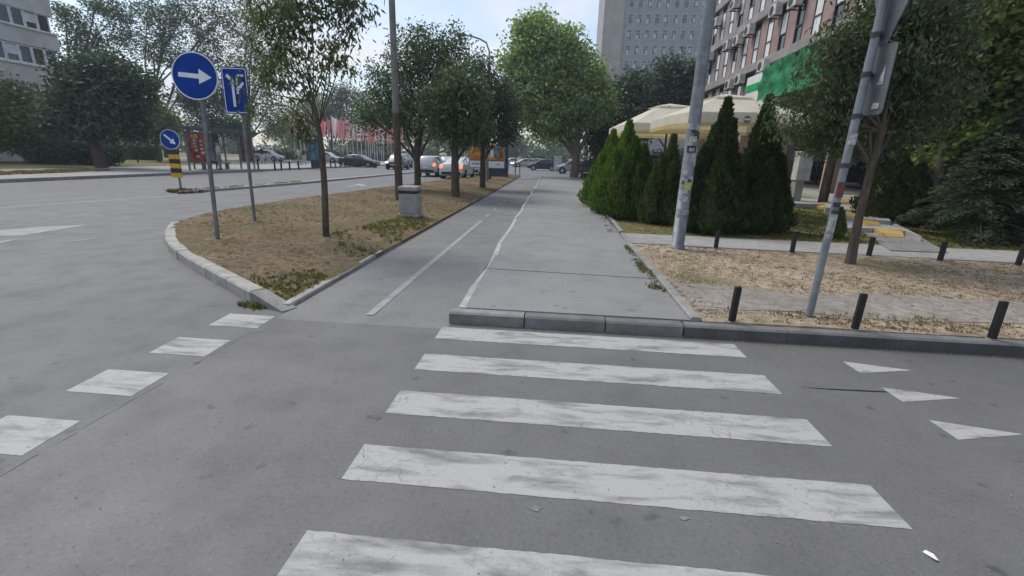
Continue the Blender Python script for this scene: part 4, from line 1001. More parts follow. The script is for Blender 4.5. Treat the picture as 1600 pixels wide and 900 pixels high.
# pale utility cabinet by the far crossing
b = P(871, 268, 0.05); s = b.y / FPX
t = thing("utility_cabinet", "tall pale utility cabinet behind the dark blue car", "cabinet", (b.x, b.y + 2.5, 0.0)); s = (b.y + 2.5) / FPX
MB().box((0, 0, 0.95), (0.95, 0.6, 1.75), 0, 0.02).build("casing", "ac_white", t); MB().box((0, 0, 0.05), (1.0, 0.65, 0.12)).build("plinth", "concrete_dark", t); MB().box((0, 0, 1.86), (1.02, 0.68, 0.07), 0, 0.01).build("lid", "ac_white", t); MB().box((0.1, -0.31, 0.9), (0.5, 0.02, 1.3)).build("door", "ac_white", t)

# parasols
def fabric(name, col):
    m, n, l, b = nt(name); f = pos_noise(n, l, 2, 4); c = ramp(n, l, f, [(0.3, tuple(x * .88 for x in col)), (0.7, col)])
    l.new(c, b.inputs["Base Color"]); b.inputs["Roughness"].default_value = 0.9
    tr = n.new("ShaderNodeBsdfTranslucent"); l.new(c, tr.inputs[0]); mx = n.new("ShaderNodeMixShader"); mx.inputs[0].default_value = 0.35
    l.new(b.outputs[0], mx.inputs[1]); l.new(tr.outputs[0], mx.inputs[2]); l.new(mx.outputs[0], n["Material Output"].inputs[0]); MATS[name] = m
fabric("canvas_cream", (0.82, 0.77, 0.64)); fabric("canvas_yellow", (0.70, 0.54, 0.24))
def parasol(c, half, zr_, zp, label, logo):
    t = thing("parasol", label, "parasol", (c[0], c[1], 0.2), 0.12, "cream parasols over the hedge")
    MB().tube([(0, 0, 0), (0, 0, zp - 0.2)], 0.035, 10).build("pole", "frame_dark", t); MB().box((0, 0, 0.05), (0.7, 0.7, 0.1), 0, 0.02).build("base", "concrete_dark", t)
    zr_, zp = zr_ - 0.2, zp - 0.2; m = MB()
    ring = [(half * a, half * b, zr_) for a, b in ((-1, -1), (0, -1), (1, -1), (1, 0), (1, 1), (0, 1), (-1, 1), (-1, 0))]
    for i in (1, 3, 5, 7): ring[i] = (ring[i][0] * 0.985, ring[i][1] * .985, zr_ + 0.03)
    in_ = [(p[0] * 0.3, p[1] * 0.3, zp - 0.10) for p in ring]
    m.add(ring + in_, [[i, (i + 1) % 8, 8 + (i + 1) % 8, 8 + i] for i in range(8)]); can = m.build("canopy", "canvas_cream", t)
    m = MB(); ring2 = [(p[0] * 0.36, p[1] * 0.36, zp - 0.08) for p in ring]; m.add(ring2 + [(0, 0, zp + 0.06)], [[i, (i + 1) % 8, 8] for i in range(8)]); m.build("vent_cap", "canvas_cream", can)
    m = MB(); lo = [(p[0] * 1.012, p[1] * 1.012, p[2] - 0.26 + (0.02 if i % 2 else 0)) for i, p in enumerate(ring)]; m.add([(p[0] * 1.004, p[1] * 1.004, p[2]) for p in ring] + lo, [[i, (i + 1) % 8, 8 + (i + 1) % 8, 8 + i] for i in range(8)]); m.build("valance", "canvas_cream", can)
    m = MB(); lo2 = [(p[0] * 1.003, p[1] * 1.003, p[2] - 0.10) for p in lo]; m.add(lo + lo2, [[i, (i + 1) % 8, 8 + (i + 1) % 8, 8 + i] for i in range(8)]); m.build("trim", "canvas_yellow", can)
    for i in range(8): 
        m = MB(); m.tube([(0, 0, zp - 0.16), (ring[i][0] * .98, ring[i][1] * .98, zr_ - 0.02)], 0.012, 5); m.build("rib", "frame_dark", t)
    if logo:
        m = MB(); disc(m, (-0.12, -half * 1.02 - 0.012, zr_ - 0.15), 0.095, (0, -1, 0), 20, 0.004); m.build("round_badge", "print_grey", can)
        m = MB(); flatpoly(m, (-0.12, -half * 1.02 - 0.02, zr_ - 0.15), (0, -1, 0), [(-.085, -.02), (.085, -.02), (.085, .02), (-.085, .02)], 0.003); m.build("badge_band", "sign_white", can)
pc = atY(1128, 195, 14.3); parasol((pc.x, 14.3), 1.56, 2.83, 3.42, "large cream parasol in front, its peak above the tall hedge", True)
pc = atY(1042, 205, 18.0); parasol((pc.x, 18.0), 1.72, 2.80, 3.55, "cream parasol behind, reaching over the bright green shrubs", False)

# dark bench half hidden by the first bright shrub
b = P(921, 279, 0.13); t = thing("bench", "dark metal bench peeking out behind the leftmost bright shrub", "bench", b)
MB().box((0, 0, 0.45), (1.0, 0.42, 0.05), 0, 0.01).build("seat", "sign_white", t); MB().box((0, 0.2, 0.75), (1.0, 0.05, 0.4), 0, 0.01).build("backrest", "frame_dark", t)
for x in (-.42, .42): MB().box((x, 0, 0.22), (0.06, 0.36, 0.44)).build("leg", "frame_dark", t)

# bollards along the far kerb, and two posts in the grass
far_b = [(404, 264), (430, 266), (440, 265.5), (453, 265), (467, 264.5), (489, 262.5), (517, 261.5), (524, 261), (532, 260.5), (539, 260), (546, 259.5), (553, 259), (561, 258.6)]
for i, (px, py) in enumerate(far_b): bollard(px, py, 0.14, 14 - 0.35 * i, ORD[i] + " thin bollard from the bus shelter along the far kerb", "bollards along the far kerb", 0.10)
for px, py, lb in ((183, 254, "left of two thin posts in the grass left of the bus shelter"), (216, 254, "right of two thin posts in the grass left of the bus shelter")): bollard(px, py, 0.14, 14, lb, "posts in the far grass", 0.1)
# ================================================================== VEGETATION
def leaf_cloud(C, Ld, Lw, droop, name, mat, rs, fold=0.25, updir=None, spread=1.0):
    """one leaf blade (4 corners, folded along the rib) at every point of C"""
    n = len(C)
    d = rs.normal(0, 1, (n, 3)); d[:, 2] = d[:, 2] * 0.5 - droop
    if updir is not None: d = d * spread + updir
    d /= np.linalg.norm(d, axis=1, keepdims=True) + 1e-9
    r = rs.normal(0, 1, (n, 3)); s = np.cross(d, r); s /= np.linalg.norm(s, axis=1, keepdims=True) + 1e-9
    nn = np.cross(s, d)
    Lg = (Ld * rs.uniform(0.65, 1.35, n))[:, None]; Wd = (Lw * rs.uniform(0.7, 1.3, n))[:, None]
    V = np.empty((n, 4, 3))
    V[:, 0] = C; V[:, 2] = C + d * Lg
    mid = C + d * Lg * 0.45
    V[:, 1] = mid + s * Wd + nn * Wd * fold; V[:, 3] = mid - s * Wd + nn * Wd * fold
    return np_mesh(name, V.reshape(-1, 3), 4, np.arange(n * 4), mat)
def in_blobs(blobs, n, rs, shell=0.55):
    """points through the volume of the blobs, denser towards their outside"""
    w = np.array([b[3] * b[4] * b[5] for b in blobs]) ** 0.75; k = rs.choice(len(blobs), n, p=w / w.sum())
    B = np.array(blobs)[k]; u = rs.normal(0, 1, (n, 3)); u /= np.linalg.norm(u, axis=1, keepdims=True)
    r = rs.uniform(0, 1, n) ** shell * 1.0
    r *= 1 + 0.22 * np.sin(u[:, 0] * 5 + k) * np.cos(u[:, 2] * 6 + 2 * k) + 0.12 * np.sin(u[:, 1] * 11 + k)
    return B[:, :3] + u * r[:, None] * B[:, 3:6], k
def tree(name, label, cat, base, trunk, blobs, nclump, per, clr, Ld, Lw, droop, leafm, barkm, seed, group=None, limbs=True, shell=0.5, twig=0.35, lk_=0.55):
    """trunk: [(dx, dy, z, r)...]; blobs: (dx, dy, z, rx, ry, rz) from the base"""
    rs = np.random.default_rng(seed); rd = random.Random(seed)
    t = thing(name, label, cat, base, 0, group)
    m = MB(); m.tube([p[:3] for p in trunk], [p[3] for p in trunk], 10); tr = m.build("trunk", barkm, t)
    top = Vector(trunk[-1][:3]); r0 = trunk[-1][3]
    C, kb = in_blobs(blobs, nclump, rs, shell)
    if limbs:
        m = MB(); ends = []
        for i, b in enumerate(blobs):
            j = rd.randrange(max(0, len(trunk) - 2), len(trunk)); s = Vector(trunk[j][:3]); e = Vector(b[:3]); mid = s.lerp(e, 0.5) + Vector((rd.uniform(-.12, .12), rd.uniform(-.12, .12), rd.uniform(0.0, .25))) * (e - s).length * 0.5
            rr = max(0.012, r0 * (0.75 if len(blobs) < 5 else lk_)); m.tube([s, mid, e], [rr, rr * 0.7, rr * 0.35], 6, False); ends.append((s, mid, e, rr * 0.35))
        for c, k in zip(C, kb):
            if rd.random() > twig: continue
            s, mid, e, rr = ends[k]; f = rd.random(); q = mid.lerp(e, f); c = Vector(c); a = q.lerp(c, 0.5) + Vector((0, 0, 0.08 * (c - q).length))
            m.tube([q, a, c], [rr * 0.5, rr * 0.3, rr * 0.12], 4, False)
        m.build("limbs", barkm, t)
    n = nclump * per
    Cc = np.repeat(C, per, 0) + rs.normal(0, 1, (n, 3)) * clr * np.array([1, 1, 0.8])
    me = leaf_cloud(Cc, Ld, Lw, droop, "crown", leafm, rs)
    o = link("crown", me, t)
    return t
def B_(base, px, py, Y, rx, rz, ry=None, dy=0.0):
    c = atY(px, py, Y); return (c.x - base[0], c.y - base[1] + dy, c.z - base[2], rx, ry or rx, rz)

# ---- young tree on the verge by the signs
b = P(509, 369, 0.13); Y = b.y
def lo(px, py, r, dy=0.0): 
    q = atY(px, py, Y) - b; return (q.x, q.y + dy, q.z, r)
blobs = [B_(b, 430, 60, Y, .42, .45, .5, .3), B_(b, 470, 20, Y, .55, .5, .6, -.2), B_(b, 530, -10, Y, .5, .45, .5, .2), B_(b, 440, 130, Y, .32, .42, .45, -.1), B_(b, 455, 185, Y, .28, .32, .4, .25), B_(b, 500, 75, Y, .40, .40, .5, .4),
         B_(b, 545, 35, Y, .26, .42, .35, -.1), B_(b, 480, 115, Y, .35, .35, .45, 0), B_(b, 420, 10, Y, .45, .4, .5, 0), B_(b, 480, -60, Y, .9, .7, .8, .1), B_(b, 410, 95, Y, .22, .3, .3, .2), B_(b, 372, 138, Y, .12, .30, .14, 0), B_(b, 392, 160, Y, .13, .22, .2, .1), B_(b, 562, 20, Y, .18, .12, .2, 0), B_(b, 470, 215, Y, .18, .2, .3, 0.2)]
tree("street_tree", "slender young tree with drooping leaves beside the round arrow sign", "tree", b,
     [(0, 0, -0.1, .060), lo(507, 290, .052), lo(503, 235, .046), lo(498, 200, .040), lo(490, 160, .03)], blobs, 290, 18, 0.085, 0.12, 0.018, 1.2, "leaf_ash", "bark_dark", 11, shell=0.5, twig=0.7, lk_=0.36)
# ---- verge trees further on
b = P(653, 297, 0.1); Y = b.y
blobs = [B_(b, 640, 110, Y, 1.5, 1.2), B_(b, 690, 100, Y, 1.4, 1.2), B_(b, 600, 150, Y, 1.25, 1.0), B_(b, 650, 65, Y, 1.05, .75), B_(b, 700, 65, Y, .85, .65), B_(b, 660, 165, Y, 1.7, 1.15), B_(b, 580, 185, Y, .85, .7), B_(b, 625, 190, Y, 1.1, .75), B_(b, 590, 120, Y, .6, .45), B_(b, 700, 150, Y, 1.2, 1.2)]
tree("street_tree", "broad dark tree in the verge, left of the three behind the bin", "tree", b, [(0, 0, -.1, .15), (0, 0, 1.2, .13), (.05, 0, 2.1, .12)], blobs, 800, 20, 0.20, 0.16, 0.030, 0.8, "leaf_ash_far", "bark_dark", 12, twig=0.35)
b = P(712, 308, 0.1); Y = b.y
blobs = [B_(b, 715, 175, Y, 1.0, .9), B_(b, 690, 190, Y, .8, .6), B_(b, 735, 150, Y, .8, .8), B_(b, 715, 130, Y, .8, .7), B_(b, 740, 195, Y, .7, .5), B_(b, 680, 150, Y, .6, .6)]
tree("street_tree", "middle of the three verge trees, its trunk in front of the white cars", "tree", b, [(0, 0, -.1, .17), (-.02, 0, 1.2, .14), (0, 0, 2.3, .11)], blobs, 420, 20, 0.19, 0.155, 0.03, 0.8, "leaf_ash_far", "bark_dark", 13, twig=0.3)
b = P(754, 293, 0.1); Y = b.y
blobs = [B_(b, 760, 190, Y, 1.5, 1.0), B_(b, 790, 205, Y, 1.0, .7), B_(b, 725, 200, Y, 1.1, .7), B_(b, 760, 140, Y, 1.2, 1.1), B_(b, 785, 165, Y, 1.0, 1.0), B_(b, 750, 105, Y, .8, .7), B_(b, 755, 222, Y, 1.0, .35)]
tree("street_tree", "right of the three verge trees, its trunk in front of the billboard", "tree", b, [(0, 0, -.1, .16), (0, 0, 1.2, .13), (0, 0, 2.2, .11)], blobs, 560, 18, 0.22, 0.17, 0.036, 0.7, "leaf_dark", "bark_dark", 14, twig=0.3)
# ---- big plane tree over the pavement end
b = P(897, 277, 0.13); Y = b.y
blobs = [B_(b, 840, 60, Y, 1.9, 1.6), B_(b, 870, 85, Y, 2.6, 1.8), B_(b, 810, 95, Y, 1.7, 1.5), B_(b, 905, 110, Y, 2.0, 1.6), B_(b, 850, 130, Y, 2.9, 2.0), B_(b, 910, 160, Y, 2.4, 1.8), B_(b, 870, 180, Y, 2.8, 1.5), B_(b, 820, 170, Y, 2.0, 1.5), B_(b, 940, 165, Y, 1.5, 1.4), B_(b, 845, 35, Y, 1.0, .8), B_(b, 815, 45, Y, .8, .7), B_(b, 800, 140, Y, 1.3, 1.4), B_(b, 930, 130, Y, 1.1, 1.0), B_(b, 885, 60, Y, 1.1, .9), B_(b, 860, 205, Y, 1.8, .9)]
tree("plane_tree", "tallest broad tree with yellowish green top at the pavement end", "tree", b, [(0, 0, -.1, .38), (.05, 0, 1.5, .32), (.0, 0, 3.2, .28)], blobs, 2300, 16, 0.34, 0.26, 0.09, 0.3, "leaf_plane", "bark_grey", 15, twig=0.15, shell=0.42)
# ---- trees behind the parasols
for px, py, zz, lb, bl, sd, lm in ((962, 277, .13, "dark tree right of the plane tree, behind the rear parasol", [(960, 170, 2.2, 2.0), (985, 140, 1.8, 1.6), (930, 200, 2.0, 1.6), (975, 205, 2.4, 1.5), (945, 235, 1.6, 1.0)], 16, "leaf_dark"),
                              (1045, 277, .13, "dark tree in front of the tower block, behind the front parasol", [(1050, 115, 2.2, 1.7), (1020, 140, 2.0, 1.7), (1075, 145, 1.6, 1.8), (1040, 170, 2.6, 1.8), (1085, 110, 1.1, 1.0), (1000, 185, 1.7, 1.4)], 17, "leaf_dark")):
    b = P(px, py, zz); Y = b.y; bl2 = [B_(b, q[0], q[1], Y, q[2], q[3]) for q in bl]
    tree("garden_tree", lb, "tree", b, [(0, 0, -.1, .25), (0, 0, 1.8, .2), (0, 0, 3.0, .16)], bl2, 760, 12, 0.34, 0.32, 0.11, 0.4, lm, "bark_dark", sd, twig=0.12)

# ---- slanting tree on the right verge and the big leafy trees behind it
b = P(1327, 411, 0.13); Y = b.y
def lo2(px, py, r, dy): 
    q = atY(px, py, Y + dy) - b; return (q.x, q.y, q.z, r)
blobs = [B_(b, 1320, 130, Y, .32, .24, .5, .4), B_(b, 1345, 60, Y, .42, .45, .6, .5), B_(b, 1258, 152, Y, .20, .13, .3, .5), B_(b, 1340, 165, Y, .5, .4, .7, .7), B_(b, 1400, 120, Y, .65, .55, .7, .6), B_(b, 1288, 195, Y, .32, .2, .5, .8), B_(b, 1440, 60, Y, .7, .6, .7, .3), B_(b, 1440, 190, Y, .55, .42, .6, .7), B_(b, 1360, 210, Y, .5, .30, .6, .9), B_(b, 1430, 0, Y, .8, .6, .8, .2), B_(b, 1500, 120, Y, .7, .7, .7, .7), B_(b, 1500, 30, Y, .7, .6, .6, .5), B_(b, 1275, 108, Y, .12, .10, .2, .3)]
tree("street_tree", "slim slanting tree with drooping dark leaves on the right verge", "tree", b,
     [(0, 0, -.1, .085), (0.01, 0, .05, .075), lo2(1342, 340, .058, 0), lo2(1362, 260, .055, .1), lo2(1378, 205, .05, .2)], blobs, 900, 26, 0.11, 0.095, 0.015, 1.1, "leaf_ash_near", "bark_dark", 18, shell=0.45, twig=0.5)
b = P(1520, 372, 0.15); b = Vector((b.x + 1.2, b.y + 3.0, 0.15)); Y = b.y
blobs = [B_(b, 1500, 40, Y, 1.3, 1.2), B_(b, 1570, 20, Y, 1.3, 1.4), B_(b, 1560, 120, Y, 1.5, 1.1), B_(b, 1480, 130, Y, 1.0, .9), B_(b, 1540, 195, Y, 1.4, .7), B_(b, 1610, 90, Y, 1.4, 1.4), B_(b, 1490, 215, Y, .8, .5), B_(b, 1600, 190, Y, 1.1, .7), B_(b, 1440, 250, Y, .55, .3), B_(b, 1660, 40, Y, 1.6, 1.5), B_(b, 1450, 20, Y, 1.0, 1.0)]
tree("garden_tree", "broad-leaved lighter green tree at the right edge above the spruce", "tree", b, [(0, 0, -.1, .17), (0, 0, 1.2, .14), (0, 0, 2.2, .12)], blobs, 1150, 16, 0.17, 0.16, 0.062, 0.45, "leaf_linden", "bark_grey", 19, twig=0.25)
b = Vector((9.0, 16.2, .35)); Y = b.y
blobs = [B_(b, 1365, 120, Y, .8, .8), B_(b, 1390, 150, Y, 1.1, 1.0), B_(b, 1430, 200, Y, 1.2, .8), B_(b, 1320, 185, Y, .7, .4), B_(b, 1290, 205, Y, .7, .35), B_(b, 1420, 60, Y, 1.1, 1.2), B_(b, 1370, 225, Y, .9, .5), B_(b, 1460, 110, Y, 1.2, 1.1)]
tree("garden_tree", "dark tree filling the space between the slanting trunk and the office pillars", "tree", b, [(0, 0, -.1, .15), (0, 0, 1.5, .13), (0, 0, 2.4, .1)], blobs, 700, 14, 0.22, 0.2, 0.055, 0.6, "leaf_dark", "bark_dark", 20, twig=0.25)

# ---- trees on the far side of the main road
def far_tree(px, py, z, lb, bl, seed, lm, trunk_r, th, nc, Ls, droop=0.4, name="park_tree", Yo=0.0, tilt=0.0, group="trees across the main road"):
    b = P(px, py, z); b = Vector((b.x * (b.y + Yo) / b.y, b.y + Yo, z)); Y = b.y; bl2 = [B_(b, q[0], q[1], Y, q[2] * Y / FPX, q[3] * Y / FPX) for q in bl]
    return tree(name, lb, "tree", b, [(0, 0, -.1, trunk_r), (tilt * .5, 0, th * .5, trunk_r * .85), (tilt, 0, th, trunk_r * .7)], bl2, int(nc * 1.5), 14, Ls * 0.95, Ls * .68, Ls * 0.2, droop, lm, "bark_dark", seed, group, twig=0.12, shell=0.42)
far_tree(160, 262, .14, "dark round tree with tilted trunk across the road at left", [(150, 130, 45, 35), (110, 165, 35, 32), (195, 165, 40, 35), (150, 185, 55, 32), (215, 130, 28, 25), (120, 115, 28, 22), (85, 195, 22, 20), (165, 105, 30, 18), (210, 200, 28, 22)], 41, "leaf_dark", .38, 3.4, 900, 0.40, tilt=-0.5)
far_tree(60, 258, .14, "green tree in front of the white apartment block", [(20, 160, 30, 30), (60, 195, 34, 28), (0, 200, 30, 30), (85, 170, 18, 18), (30, 215, 30, 16)], 42, "leaf_mid", .3, 3.0, 520, 0.42, Yo=3)
far_tree(140, 250, .14, "tall airy poplar at the left with sky showing through", [(120, 40, 24, 28), (150, 60, 22, 22), (100, 20, 18, 14), (185, 20, 24, 30), (135, 90, 22, 18), (110, 70, 16, 14), (165, 95, 22, 18), (200, 60, 20, 24), (150, 10, 22, 14)], 43, "leaf_ash_far", .3, 9.0, 430, 0.42, Yo=12)
far_tree(262, 250, .14, "tall poplar with upswept branches behind the round arrow sign", [(255, 40, 30, 34), (290, 20, 28, 30), (320, 60, 26, 30), (240, 80, 26, 24), (275, 90, 26, 22), (230, 15, 22, 18), (305, 105, 26, 22), (345, 25, 24, 30), (340, 95, 20, 26)], 44, "leaf_ash_far", .35, 9.0, 640, 0.42, Yo=10)
far_tree(395, 252, .14, "tall tree behind the rectangular blue sign", [(385, 60, 30, 40), (410, 110, 30, 34), (370, 120, 28, 34), (400, 20, 28, 30), (420, 165, 30, 30), (375, 175, 26, 26), (440, 90, 20, 30), (430, 200, 28, 18)], 45, "leaf_mid", .35, 6.0, 700, 0.42, Yo=8)
far_tree(250, 256, .14, "light green tree low behind the small keep right sign", [(240, 175, 24, 22), (262, 190, 22, 18), (225, 195, 20, 18), (250, 205, 24, 14)], 46, "leaf_mid", .2, 2.6, 380, 0.36, Yo=6)
far_tree(330, 252, .14, "dark tree right behind the bus shelter roof", [(320, 165, 34, 26), (350, 150, 28, 24), (295, 155, 26, 24), (330, 195, 40, 16), (365, 200, 26, 18)], 47, "leaf_dark", .3, 3.6, 560, 0.40, Yo=8)
far_tree(470, 250, .14, "green tree left of the flags beyond the parked cars", [(450, 190, 26, 22), (480, 170, 28, 26), (430, 210, 22, 16), (465, 215, 28, 14)], 48, "leaf_mid", .25, 3.0, 460, 0.40, Yo=14)
for i, (px, lb, bl, lm) in enumerate(((520, "first dark background tree behind the flags, from the left", [(515, 165, 28, 24), (540, 150, 22, 20), (500, 185, 22, 22), (530, 195, 30, 24)], "leaf_dark"), (580, "middle background tree behind the flags", [(575, 165, 28, 24), (600, 185, 26, 24), (560, 190, 24, 24), (585, 205, 30, 22)], "leaf_ash_far"), (640, "last dark background tree behind the flags, beside the lamp post", [(630, 175, 26, 28), (655, 195, 28, 24), (620, 205, 24, 22), (680, 205, 26, 22)], "leaf_dark"), (700, "background tree behind the stopped white cars", [(700, 200, 26, 22), (725, 210, 24, 20), (680, 220, 20, 16), (715, 228, 26, 12)], "leaf_mid"))):
    far_tree(px, 251, .1, lb, bl, 50 + i, lm, .4, 3.5, 520, 0.62, Yo=25)
for i, (px, lb, bl) in enumerate(((805, "hazy far tree left of the gap above the blue car", [(800, 215, 14, 14), (790, 228, 14, 10), (815, 228, 12, 10), (805, 238, 16, 8)]), (838, "small hazy far tree in the gap above the blue car", [(838, 238, 10, 8), (850, 242, 9, 6), (826, 241, 9, 7)]), (872, "hazy far tree behind the pale utility cabinet", [(872, 215, 14, 18), (885, 200, 14, 16), (865, 235, 12, 10), (890, 225, 14, 14)]))):
    far_tree(px, 254, .1, lb, bl, 60 + i, "leaf_ash_far", .4, 4.0, 300, 0.9, Yo=40)
far_tree(548, 251, .1, "bright yellowish willow bush behind the flagpoles", [(560, 222, 16, 10), (590, 228, 22, 10), (610, 225, 16, 10)], 70, "leaf_yellow", .25, 1.5, 300, 0.5, Yo=20, name="willow_bush")

# ---- hedges and bushes
def bush(name, label, base, blobs, n, Ls, lm, seed, core=True, group=None, cat="bush", Lw=0.3, droop=0.2):
    rs = np.random.default_rng(seed); t = thing(name, label, cat, base, 0, group)
    C, k = in_blobs(blobs, n, rs, 0.28); me = leaf_cloud(C, Ls, Ls * Lw, droop, "foliage", lm, rs); link("foliage", me, t)
    if core:
        m = MB(); b0 = blobs[0]
        for b in blobs[:4]: m.tube([(0, 0, -0.05), (b[0] * .6, b[1] * .6, b[2] * .8)], [0.05, 0.025], 5)
        m.build("stems", "bark_dark", t)
    return t
b = P(85, 256, .14); s = b.y / FPX
bush("hedge_bush", "dark low bush mass left of the tilted trunk across the road", b, [(0, 0, 1.0, 2.2, 1.2, 1.1), (2.4, 0, 1.0, 1.8, 1.2, 1.1), (4.0, 0.3, .9, 1.5, 1.2, 1.0), (-1.5, .5, .7, 1.3, 1, .8)], 9000, 0.22, "leaf_dark", 71)
b = P(30, 247, .14)
bush("hedge_bush", "green bush behind the parked car at the left edge", b, [(0, 0, .9, 2.2, 1.2, 1.0), (2.5, .3, .8, 1.6, 1.2, .9), (-2.5, .5, 1.2, 1.8, 1.2, 1.3)], 6000, 0.22, "leaf_hedge", 72)
b = P(205, 249, .14)
t = thing("clipped_hedge", "long clipped dark hedge left of the bus shelter", "hedge", b); rs = np.random.default_rng(73)
C = np.stack([rs.uniform(-2.2, 3.6, 9000), rs.uniform(-.6, .6, 9000), rs.uniform(0.05, 1.35, 9000)], 1); C[:3500, 2] = 1.35 + rs.normal(0, .06, 3500); C[3500:7000, 1] = -.6 + rs.normal(0, .06, 3500)
link("foliage", leaf_cloud(C, 0.16, 0.06, 0.0, "foliage", "leaf_hedge", rs), t); MB().box((0.7, 0, 0.62), (5.6, .95, 1.2), 0, .1).build("twig_core", "leaf_hedge", t)
b = P(475, 251, .14)
bush("hedge_bush", "low bushes between the walkers and the parked silver car", b, [(0, 0, .8, 3.4, 1.0, .8), (4, 0, .9, 2.5, 1, .9), (-4, .3, .8, 2.5, 1, .8)], 5000, 0.3, "leaf_hedge", 74)
b = P(610, 252.5, .1)
bush("hedge_bush", "dark clipped bushes at the foot of the flagpoles", b, [(0, 3, .7, 4, 1.2, .9), (-6, 3, .7, 4, 1.2, .9), (-12, 3, .7, 4, 1.2, .9), (5, 3, .8, 3, 1.2, 1.0)], 6000, 0.35, "leaf_dark", 75)
b = P(905, 277, .13)
bush("hedge_bush", "dark shrubbery at the foot of the plane tree behind the bench", b, [(1.2, 1, .7, 1.4, 1.2, .9), (3.2, 1, .8, 1.8, 1.4, 1.0), (5.6, .5, 1.0, 1.8, 1.4, 1.3), (8.2, 0, 1.0, 1.8, 1.4, 1.3)], 9000, 0.24, "leaf_dark", 76)

# ---- conical thujas beside the pavement
def thuja(label, base, spires, n, lm, seed, group="conical shrubs beside the pavement", Ls=0.10):
    """spires: (dx, dy, radius, height); sprays of scale leaves on upright cones, denser at the skin"""
    rs = np.random.default_rng(seed); t = thing("thuja", label, "shrub", base, 0, group); m = MB()
    pts = []; ups = []
    A = np.array([s[2] * s[3] for s in spires]); cnt = (n * A / A.sum()).astype(int)
    for (dx, dy, r, h), c in zip(spires, cnt):
        u = rs.uniform(0, 1, c) ** 0.8; z = u * h; a = rs.uniform(0, 2 * np.pi, c)
        prof = np.where(u < 0.22, 0.72 + 0.28 * np.sin(u / 0.22 * np.pi / 2), ((1 - u) / 0.78) ** 0.92)
        lobes = 1 + 0.17 * np.sin(a * 4 + seed + z * 1.7) + 0.15 * np.sin(a * 9 + z * 4 + dx * 9) * np.cos(z * 6 + a * 2) + 0.10 * np.sin(z * 15 + a * 3)
        rr = r * prof * lobes * (1 - 0.16 * rs.uniform(0, 1, c) ** 2) + rs.normal(0, 0.012, c)
        pts.append(np.stack([dx + rr * np.cos(a), dy + rr * np.sin(a), z], 1)); ups.append(np.stack([np.cos(a) * .55, np.sin(a) * .55, np.full(c, 1.25)], 1))
        q = [(r * 0.45, 0.02), (r * 0.66, h * .2), (r * 0.48, h * .5), (r * 0.24, h * .75), (0.01, h * 0.9)]
        m.lathe((dx, dy, 0.0), q, 9)
    m.build("twig_core", "leaf_thuja_brown", t)
    C = np.concatenate(pts); Uu = np.concatenate(ups)
    link("foliage", leaf_cloud(C, Ls, Ls * 0.20, 0.0, "foliage", lm, rs, 0.2, Uu, 0.42), t)
    mm = MB(); mm.tube([(0, 0, -.1), (0, 0, .25)], .05, 6); mm.build("stem", "bark_dark", t)
    return t
def tb(px, py, z=0.13): return P(px, py, z)
def spires_px(base, lst, sd):
    """(px, py of the tip, radius, depth offset) -> upright cones standing on the bed"""
    return [(atY(px, py, base.y + dy).x - base.x, dy, r, atY(px, py, base.y + dy).z - base.z) for px, py, r, dy in lst]
def thuja_at(label, bpx, Y, lst, n, lm, seed, **k):
    c = atY(bpx, 330, Y); b = Vector((c.x, Y, .13)); thuja(label, b, spires_px(b, lst, seed), n, lm, seed, **k)
thuja_at("leftmost bright green thuja, furthest along the pavement", 942, 15.4, [(959, 205, 0.61, 0), (940, 242, 0.51, -.3), (930, 262, 0.44, .1), (972, 225, 0.49, .3)], 13000, "leaf_thuja_lit", 81)
thuja_at("second bright green thuja from the left, with several pointed tips", 972, 13.6, [(984, 191, 0.61, 0), (962, 232, 0.51, -.25), (950, 262, 0.44, -.1), (944, 285, 0.37, -.3), (996, 240, 0.44, .3)], 15000, "leaf_thuja_lit", 82)
thuja_at("third dark green thuja from the left, lower with pointed tips", 997, 12.4, [(994, 218, 0.51, 0.1), (1008, 228, 0.44, 0), (978, 254, 0.46, -.3), (1000, 262, 0.44, -.4), (966, 280, 0.37, -.2)], 13000, "leaf_thuja_mid", 83)
thuja_at("small brownish thuja just left of the sticker-covered lamp post", 1040, 11.6, [(1053, 214, 0.34, 0), (1036, 244, 0.34, -.1), (1026, 262, 0.29, -.3), (1052, 258, 0.34, -.3)], 9000, "leaf_thuja_brown", 84)
thuja_at("tall dark thuja just right of the sticker-covered lamp post", 1116, 10.5, [(1138, 157, 0.49, 0), (1118, 200, 0.49, .1), (1102, 232, 0.46, -.1), (1090, 262, 0.41, -.2), (1146, 190, 0.39, -.2), (1128, 250, 0.49, -.45), (1152, 245, 0.32, -.3)], 26000, "leaf_thuja", 85)
thuja_at("tall dark thuja at the right end of the hedge, by the cabinet", 1196, 10.9, [(1203, 153, 0.49, 0), (1193, 200, 0.44, -.2), (1178, 232, 0.41, -.3), (1214, 208, 0.41, .1), (1222, 245, 0.39, -.1), (1200, 255, 0.49, -.5), (1226, 285, 0.27, -.3), (1176, 262, 0.37, -.1)], 26000, "leaf_thuja", 86)
thuja("round-topped dark thuja left of the spruce on the right", Vector((9.0, 13.1, .2)), [(0, 0, .78, 1.75), (-.35, -.2, .55, 1.55), (.4, -.2, .55, 1.5), (0, -.45, .5, 1.35)], 14000, "leaf_thuja", 87, None)
thuja("small upright shrub behind the leaning sign post", P(1304, 372, .14), [(0, 0, .17, .62), (.08, .05, .13, .55), (-.08, 0, .12, .45)], 2600, "leaf_thuja_brown", 88, None, 0.05)

